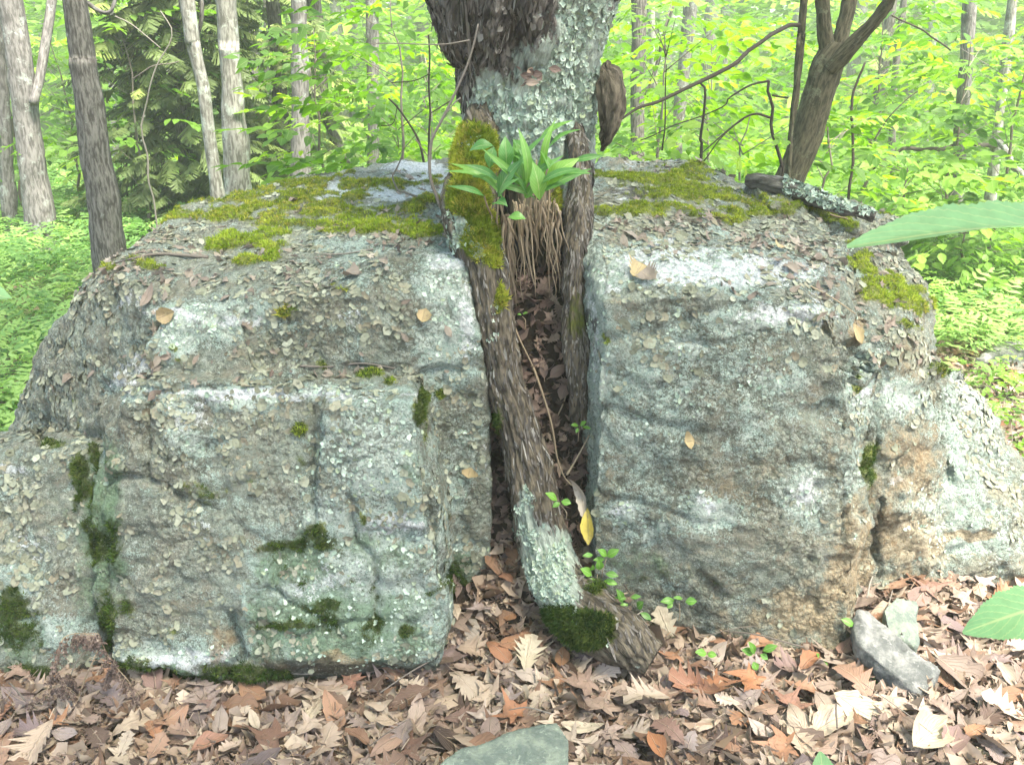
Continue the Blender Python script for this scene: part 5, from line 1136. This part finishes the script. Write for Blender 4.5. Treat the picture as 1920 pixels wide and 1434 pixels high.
def rock_leaf(px_, py_, size, W, mat, label, prof=BEECH[0], ang=0.3, k=1, tilt=(0, -.2, .3)):
    for s in (SL, SR):
        h, n = s.hit(px_, py_)
        if h is not None: return lone('dead_leaf', h + norm(n) * .008, norm(norm(n) + np.array(tilt)), ang, size, prof, W, mat, label, .4, .7, .06, k)
rock_leaf(313, 588, .055, .42, 'dead_tan', 'ochre toothed leaf on the upper corner ledge of the mossy rock', CHEST[0], .4, 21)
rock_leaf(795, 592, .042, .5, 'dead_tan', 'folded straw coloured leaf on the upper slope near the cleft', BEECH[0], 1.3, 22)
rock_leaf(880, 884, .032, .8, 'dead_tan', 'small round orange leaf stuck beside the cleft on the mossy rock', SMOOTH[0], 1.3, 23)
rock_leaf(1603, 625, .075, .2, 'dead_tan', 'long orange leaf wedged in the crack at the top corner of the tan face', BEECH[0], 1.7, 24)
rock_leaf(1192, 512, .062, .7, 'dead_tan', 'crumpled tan leaf on the front edge of the tan rock', OAK_W[0], .8, 25)
rock_leaf(1218, 522, .055, .8, 'dead_grey', 'crumpled brownish leaf next to the tan one on the rock edge', OAK_W[0], 2.8, 26)
rock_leaf(1462, 468, .03, .8, 'dead_tan', 'small olive leaf flat on the white top of the tan rock', SMOOTH[0], .3, 27)
rock_leaf(660, 520, .06, .5, 'dead_grey', 'pinkish grey leaf among debris on top of the mossy rock', BEECH[0], .3, 28)
rock_leaf(1293, 826, .028, .9, 'dead_tan', 'small round brown leaf stuck in the middle of the flat tan face', SMOOTH[0], .3, 29)
# dry debris lying on the rock tops and in the cleft
def debris(name, surf, n, prob, size, label, mat='dead_grey', lift=.006, tilt=.45):
    Pn, Nn, A = surf.sample(n); px, py = proj(Pn); keep = RNG.random(n) < prob(Pn, Nn, A, px, py); Pn, Nn = Pn[keep], Nn[keep]
    mb = MB(); kk = RNG.integers(0, len(DT), len(Pn)); S = np.exp(RNG.normal(math.log(size), .35, len(Pn))); F = frames(norm(Nn + np.array([0, -.1, .4])), tilt=tilt)
    for j, (V, ps, luv) in enumerate(DT): scatter(mb, V, ps, (F * S[:, None, None])[kk == j], (Pn + Nn * lift)[kk == j], luv=luv)
    print(name, len(Pn)); return tag(link(name, mb.mesh(name), mat=M[mat]), label, kind='stuff')
bandL = [(330, 510, 220, 40), (560, 500, 200, 34), (760, 440, 110, 45), (400, 590, 120, 30, .6), (620, 620, 170, 50, .5), (250, 480, 80, 25), (330, 690, 100, 40, .6), (620, 700, 160, 14, .6), (300, 440, 120, 20, .5), (640, 400, 120, 20, .35), (780, 400, 60, 40, .6), (150, 720, 60, 80, .3)]
bandR = [(1250, 425, 160, 26), (1450, 440, 110, 30), (1520, 480, 80, 40), (1450, 545, 150, 22, .9), (1560, 560, 70, 30), (1650, 600, 70, 40), (1700, 660, 60, 40), (1340, 330, 140, 12, .4), (1560, 360, 100, 16, .7), (1640, 410, 60, 20, .6), (1480, 400, 70, 14, .6), (1290, 300, 120, 6, .5), (1640, 480, 30, 30, .6)]
debris('dry_debris', SL, 15000, lambda Pn, Nn, A, px, py: ellp(px, py, bandL) * smst(-.5, .3, fbm(Pn * 10, 2, 33)) * .55 * (1 - .85 * smst(.4, .6, A['moss'])) * (Nn[:, 2] > .1), .026, 'dry grey brown leaf scraps on top of the mossy rock')
debris('dry_debris.001', SR, 15000, lambda Pn, Nn, A, px, py: ellp(px, py, bandR) * smst(-.5, .3, fbm(Pn * 10, 2, 34)) * .6 * (1 - .85 * smst(.4, .6, A['moss'])) * (Nn[:, 2] > .1), .030, 'dry grey brown leaf scraps on top of the tan rock')
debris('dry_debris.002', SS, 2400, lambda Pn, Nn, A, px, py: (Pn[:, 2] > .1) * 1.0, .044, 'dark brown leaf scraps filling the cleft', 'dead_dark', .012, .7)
# litter beyond the right flank
n = 2600; Yv = 2.6 + 4.2 * RNG.random(n); X_ = (.50 + .22 * RNG.random(n)) * Yv; C = np.stack([X_, Yv, gz(X_, Yv) + .01], 1); pxx, pyy = proj(C); C = C[(pyy > 640) & (pxx < 2000)]
mb = MB(); kk = RNG.integers(0, len(DT), len(C)); F = frames(np.tile([0, 0, 1.], (len(C), 1)), tilt=.35) * RNG.uniform(.06, .11, len(C))[:, None, None]
for j, (V, ps, luv) in enumerate(DT): scatter(mb, V, ps, F[kk == j], C[kk == j], luv=luv)
tag(link('leaf_litter.001', mb.mesh('leaf_litter'), mat=M['dead']), 'brown litter on the ground beyond the right flank of the rock', kind='stuff')

for c in sel[::17]:
    a_ = random.random() * pi; L_ = random.uniform(.05, .13); d_ = np.array([cos(a_), sin(a_), 0]) * L_; z_ = np.array([0, 0, .085]); r_ = random.uniform(.0012, .003)
    m = MB(); tube(m, [c - d_ + z_, c + z_ + np.array([0, 0, random.uniform(-.005, .02)]), c + d_ * .9 + z_ + np.array([.01, 0, random.uniform(-.01, .01)])], [r_, r_, r_ * .6], 12, 5, rnd=random.random(), wob=.006)
    tag(link('twig', m.mesh('twig'), mat=M['twig']), 'short thin broken twig lying on the dead leaves', 'twig', 'small twigs scattered over the leaf litter')
# ------------------------------------------------------------------ plants
pl = empty('broadleaf_plant', P(970, 420, 2.48), 'bright green lance shaped leaves on straw coloured stalks at the old trunk foot', 'plant')
LV = [((951, 318), (947, 256), 30, -.02), ((926, 274), (880, 283), 30, .05), ((926, 275), (918, 315), 26, .02), ((990, 290), (962, 262), 24, 0), ((1006, 272), (1074, 226), 15, .05), ((1026, 282), (1088, 243), 14, .03), ((1024, 348), (1086, 297), 32, -.03), ((1072, 303), (1132, 292), 13, -.03),
      ((1028, 342), (1110, 326), 18, -.04), ((1020, 362), (1066, 348), 14, -.03), ((934, 370), (978, 300), 30, -.04), ((936, 372), (974, 335), 16, -.05), ((908, 368), (840, 349), 12, -.05), ((1012, 376), (996, 300), 34, -.05), ((1000, 330), (958, 288), 24, -.02), ((925, 385), (952, 388), 26, -.05), ((952, 408), (986, 411), 22, -.06),
      ((885, 331), (918, 331), 7, 0), ((955, 300), (985, 285), 14, .02), ((1035, 345), (1012, 282), 20, 0), ((968, 322), (962, 268), 16, .03), ((985, 372), (1004, 336), 16, -.02)]
for k in range(16):
    a_ = radians(random.uniform(25, 165)); L_ = random.uniform(70, 120); b_ = (random.gauss(978, 26), random.uniform(330, 385)); LV.append((b_, (b_[0] + cos(a_) * L_ * 1.15, b_[1] - sin(a_) * L_ * .95), random.uniform(12, 18), random.uniform(-.06, .04)))
for k, (b, t, w_, dy) in enumerate(LV):
    mb = MB(); a = P(*b, 2.50 + dy); c = P(*t, 2.50 + dy + random.uniform(-.05, .03)); leaf_between(mb, a, c, 1.9 * rpx(w_, *b, 2.5), (BEECH if k % 2 else SMOOTH)[0:1] + (None,), up=(random.uniform(-.2, .2), -.9, .7), arch=.14 if k % 3 else .26, fold=.25, nc=2, rows=12, seed=k, twist=random.uniform(-.5, .5))
    child('leaf', mb.mesh('leaf'), pl, M['green_plant'])
for k, (b, s_) in enumerate([((951, 318), (940, 420)), ((934, 370), (930, 425)), ((1012, 376), (1000, 440)), ((1024, 348), (1012, 430)), ((936, 372), (955, 430)), ((1000, 330), (985, 430)), ((1030, 342), (1026, 420)), ((952, 408), (965, 440)), ((908, 368), (925, 410)), ((985, 372), (978, 440)), ((1006, 300), (1005, 420))]):
    m = MB(); tube(m, [P(*b, 2.50), P((b[0] + s_[0]) / 2 + random.uniform(-4, 4), (b[1] + s_[1]) / 2, 2.51), P(*s_, 2.55)], [.0022, .0026, .003], 10, 6, rnd=.8); child('stalk', m.mesh('stalk'), pl, M['rootlet'])
SEEDS = [('two leaved bright seedling sprouting from the dark side of the root', (1062, 960), 2.30, [((1045, 938), (1022, 924), 15), ((1050, 942), (1036, 951), 11), ((1052, 940), (1071, 944), 15)]),
         ('trailing seedling with a pale leaf under the yellow leaf', (1118, 1100), 2.25, [((1110, 1078), (1088, 1066), 18), ((1108, 1070), (1112, 1058), 10), ((1125, 1068), (1122, 1048), 16), ((1135, 1075), (1160, 1080), 13), ((1120, 1088), (1092, 1092), 12), ((1132, 1088), (1158, 1095), 13), ((1112, 1040), (1092, 1042), 10)]),
         ('seedling pair of round leaves just below the yellow leaf against the rock', (1130, 1070), 2.27, [((1138, 1042), (1120, 1030), 14), ((1138, 1043), (1161, 1030), 16), ((1134, 1048), (1112, 1050), 10)]),
         ('many leaved green seedling on top of the mossy end of the root', (1180, 1150), 2.18, [((1168, 1130), (1155, 1104), 16), ((1178, 1132), (1158, 1142), 12), ((1182, 1120), (1202, 1118), 10), ((1195, 1140), (1207, 1128), 16), ((1200, 1148), (1222, 1162), 12), ((1175, 1122), (1152, 1120), 9), ((1172, 1142), (1186, 1158), 9)]),
         ('seedling with two leaf pairs in front of the lower edge of the tan face', (1275, 1150), 2.20, [((1265, 1125), (1238, 1128), 14), ((1285, 1128), (1307, 1127), 16), ((1262, 1130), (1250, 1140), 9), ((1280, 1122), (1262, 1120), 8)]),
         ('low dark green seedling in the litter near the pale upright leaf', (1325, 1235), 2.12, [((1325, 1225), (1303, 1222), 15), ((1326, 1226), (1344, 1228), 13)]),
         ('upright seedling with five leaves before the middle of the tan face', (1408, 1270), 2.06, [((1412, 1225), (1390, 1218), 16), ((1415, 1226), (1403, 1202), 14), ((1430, 1220), (1458, 1210), 15), ((1425, 1226), (1440, 1236), 13), ((1410, 1250), (1400, 1278), 18), ((1412, 1240), (1420, 1256), 14)]),
         ('small three leaved seedling standing in front of the long grey stone', (1636, 1300), 2.05, [((1634, 1275), (1622, 1260), 9), ((1636, 1274), (1658, 1280), 11), ((1634, 1276), (1609, 1281), 11), ((1636, 1274), (1646, 1262), 9)]),
         ('single bright leaf beside the top of the long grey stone', (1598, 1185), 2.18, [((1577, 1160), (1602, 1174), 16)]),
         ('tiny seedling at the base of the tan face left of the grey stone', (1535, 1245), 2.10, [((1536, 1232), (1530, 1224), 7), ((1540, 1234), (1552, 1248), 8)]),
         ('tiny seedling high in the dark debris of the cleft', (985, 600), 2.48, [((978, 590), (970, 590), 5), ((980, 589), (990, 586), 6)]),
         ('small seedling growing from the debris halfway down the cleft', (1085, 812), 2.43, [((1085, 798), (1070, 797), 8), ((1088, 798), (1100, 790), 9), ((1092, 800), (1108, 804), 7), ((1084, 802), (1080, 812), 6)])]
for lab, base, Y0, lv in SEEDS:
    b = P(*base, Y0); g0 = float(gz(b[0], b[1])); e = empty('seedling', b, lab, 'seedling'); cx = np.mean([l[0] for l in lv], axis=0)
    m = MB(); tube(m, [b - [0, -.01, .03], b, P(cx[0], cx[1] + 4, Y0)], [.0016, .0014, .001], 8, 5, rnd=.5); child('stem', m.mesh('stem'), e, M['rootlet'])
    for k, (a, t, w_) in enumerate(lv):
        mb = MB(); leaf_between(mb, P(*a, Y0), P(*t, Y0 - .01), 2 * rpx(w_, *a, Y0), SMOOTH, up=(random.uniform(-.3, .3), -.7, .9), arch=.08, fold=.2, nc=2, rows=9, seed=k, rnd=.2 + .6 * random.random()); child('leaf', mb.mesh('leaf'), e, M['green_seed'])
# leaves of a sapling close to the lens
def close_leaf(label, b, t, Y0, Y1, wpx, up_, stem_to, twist=0.0, arch=.06, fold=.2):
    e = empty('overhanging_leaf', P(*b, Y0), label, 'leaf'); mb = MB()
    leaf_between(mb, P(*b, Y0), P(*t, Y1), wpx, CHEST, up=up_, arch=arch, fold=fold, nc=4, rows=61, seed=3, rnd=.5, twist=twist, serr=.07); child('blade', mb.mesh('blade'), e, M['green_near'])
    m = MB(); tube(m, [P(*b, Y0), stem_to], [.0015, .002], 8, 6, rnd=.5); child('stalk', m.mesh('stalk'), e, M['twig'])
close_leaf('large pale green leaf reaching in over the right flank of the rock', (2080, 428), (1588, 464), 1.10, 1.0, .080, (0, -.28, 1), P(2300, 330, 1.3), 0.0, .03, .5)
close_leaf('green leaf hanging low over the litter at the right edge', (2010, 1120), (1805, 1186), 1.45, 1.45, .10, (.1, -.75, 1), P(2250, 1080, 1.5), 0, .10)
close_leaf('tip of a green leaf poking up at the bottom edge of the litter', (1545, 1530), (1538, 1408), 1.25, 1.28, .075, (0, -.6, .8), P(1560, 1650, 1.2), 0, .05)
close_leaf('small pale leaf edge at the far left over the ferns', (-60, 552), (22, 560), 1.6, 1.6, .05, (0, -.4, 1), P(-200, 540, 1.7))
# dead fern
df = empty('dead_fern', G(132, 1396), 'withered brown fern collapsed over the litter against the low corner of the mossy rock', 'fern')
Yq = 1.93
m = MB(); tube(m, [P(130, 1400, 1.86), P(140, 1350, 1.90), P(148, 1305, 1.95), P(165, 1260, 1.98), P(190, 1205, 2.03)], [.0024, .0024, .0022, .002, .0016], 20, 6, rnd=.95); child('stalk', m.mesh('stalk'), df, M['rootlet'])
for pts, L in (([(190, 1195), (150, 1187), (120, 1195), (108, 1225), (100, 1270)], 46), ([(188, 1200), (210, 1240), (240, 1275), (270, 1315), (300, 1350)], 40), ([(148, 1305), (120, 1285), (90, 1290), (60, 1310), (30, 1345)], 42), ([(148, 1305), (140, 1275), (125, 1262), (112, 1290)], 28), ([(195, 1290), (205, 1265), (215, 1235)], 26), ([(300, 1350), (320, 1390), (330, 1410)], 20), ([(190, 1195), (180, 1187), (140, 1187)], 44)):
    q = catmull([P(x, y, Yq + .04 * sin(x * .1)) for x, y in pts], 26); m = MB(); tube(m, q, np.linspace(.0015, .0007, 26), 26, 5, rnd=.8); rc = child('frond', m.mesh('frond'), df, M['rootlet'])
    mb = MB()
    for k in range(2, 26, 2):
        for sd in (-1, 1):
            l = L / FPX * 2 * (.5 + .5 * sin(pi * k / 26)) * random.uniform(.6, 1.15); d = norm(np.array([sd * random.uniform(.05, .5), random.uniform(-.6, 0), -1])); cu = random.uniform(-.5, .5)
            spine = [q[k] + d * l * t + np.array([cu * l * t * t, -.2 * l * sin(t * 3), 0]) for t in np.linspace(0, 1, 8)]
            tube(mb, spine, np.linspace(.0009, .0004, 8), 8, 3, rnd=.9)
            for j in range(1, 8):
                for s2 in (-1, 1):
                    ll = .012 * (1 - j * .09) * random.uniform(.6, 1.2); leaf_between(mb, spine[j], spine[j] + np.array([s2 * ll * random.uniform(.3, 1), random.uniform(-.6, .3) * ll, random.uniform(-.9, .2) * ll]), .0065, BEECH, up=(random.uniform(-1, 1), -1, .2), arch=.3, rows=3, nc=1, seed=j, rnd=random.random())
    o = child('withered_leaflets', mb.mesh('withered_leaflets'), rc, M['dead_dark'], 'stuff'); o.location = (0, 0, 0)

# unseen canopy added over the old tree to shade the foreground
n = 480; C = np.stack([RNG.uniform(-3.2, 3.4, n), RNG.uniform(-3.4, 4.6, n), RNG.uniform(4.6, 7.5, n)], 1)
mb = MB(); put_sprays(mb, C, RNG.uniform(.6, 1.0, n), SPF); child('shade_crown', mb.mesh('shade_crown'), tree, M['green_mid'], 'stuff')

# the air of the forest
hz = NT('forest_haze'); v = hz.n('ShaderNodeVolumePrincipled', {'Color': (.93, 1.0, .86), 'Density': .0060, 'Anisotropy': .2}); hz.t.links.new(v.outputs[0], hz.out.inputs['Volume'])
bm = bmesh.new(); bmesh.ops.create_cube(bm, size=1); me = bpy.data.meshes.new('haze'); bm.to_mesh(me); bm.free()
hb = link('haze', me, mat=hz.m); hb.scale = (310, 215, 16); hb.location = (0, 79, 6); hb['kind'] = 'stuff'; hb['label'] = 'pale green haze in the air between the trees'
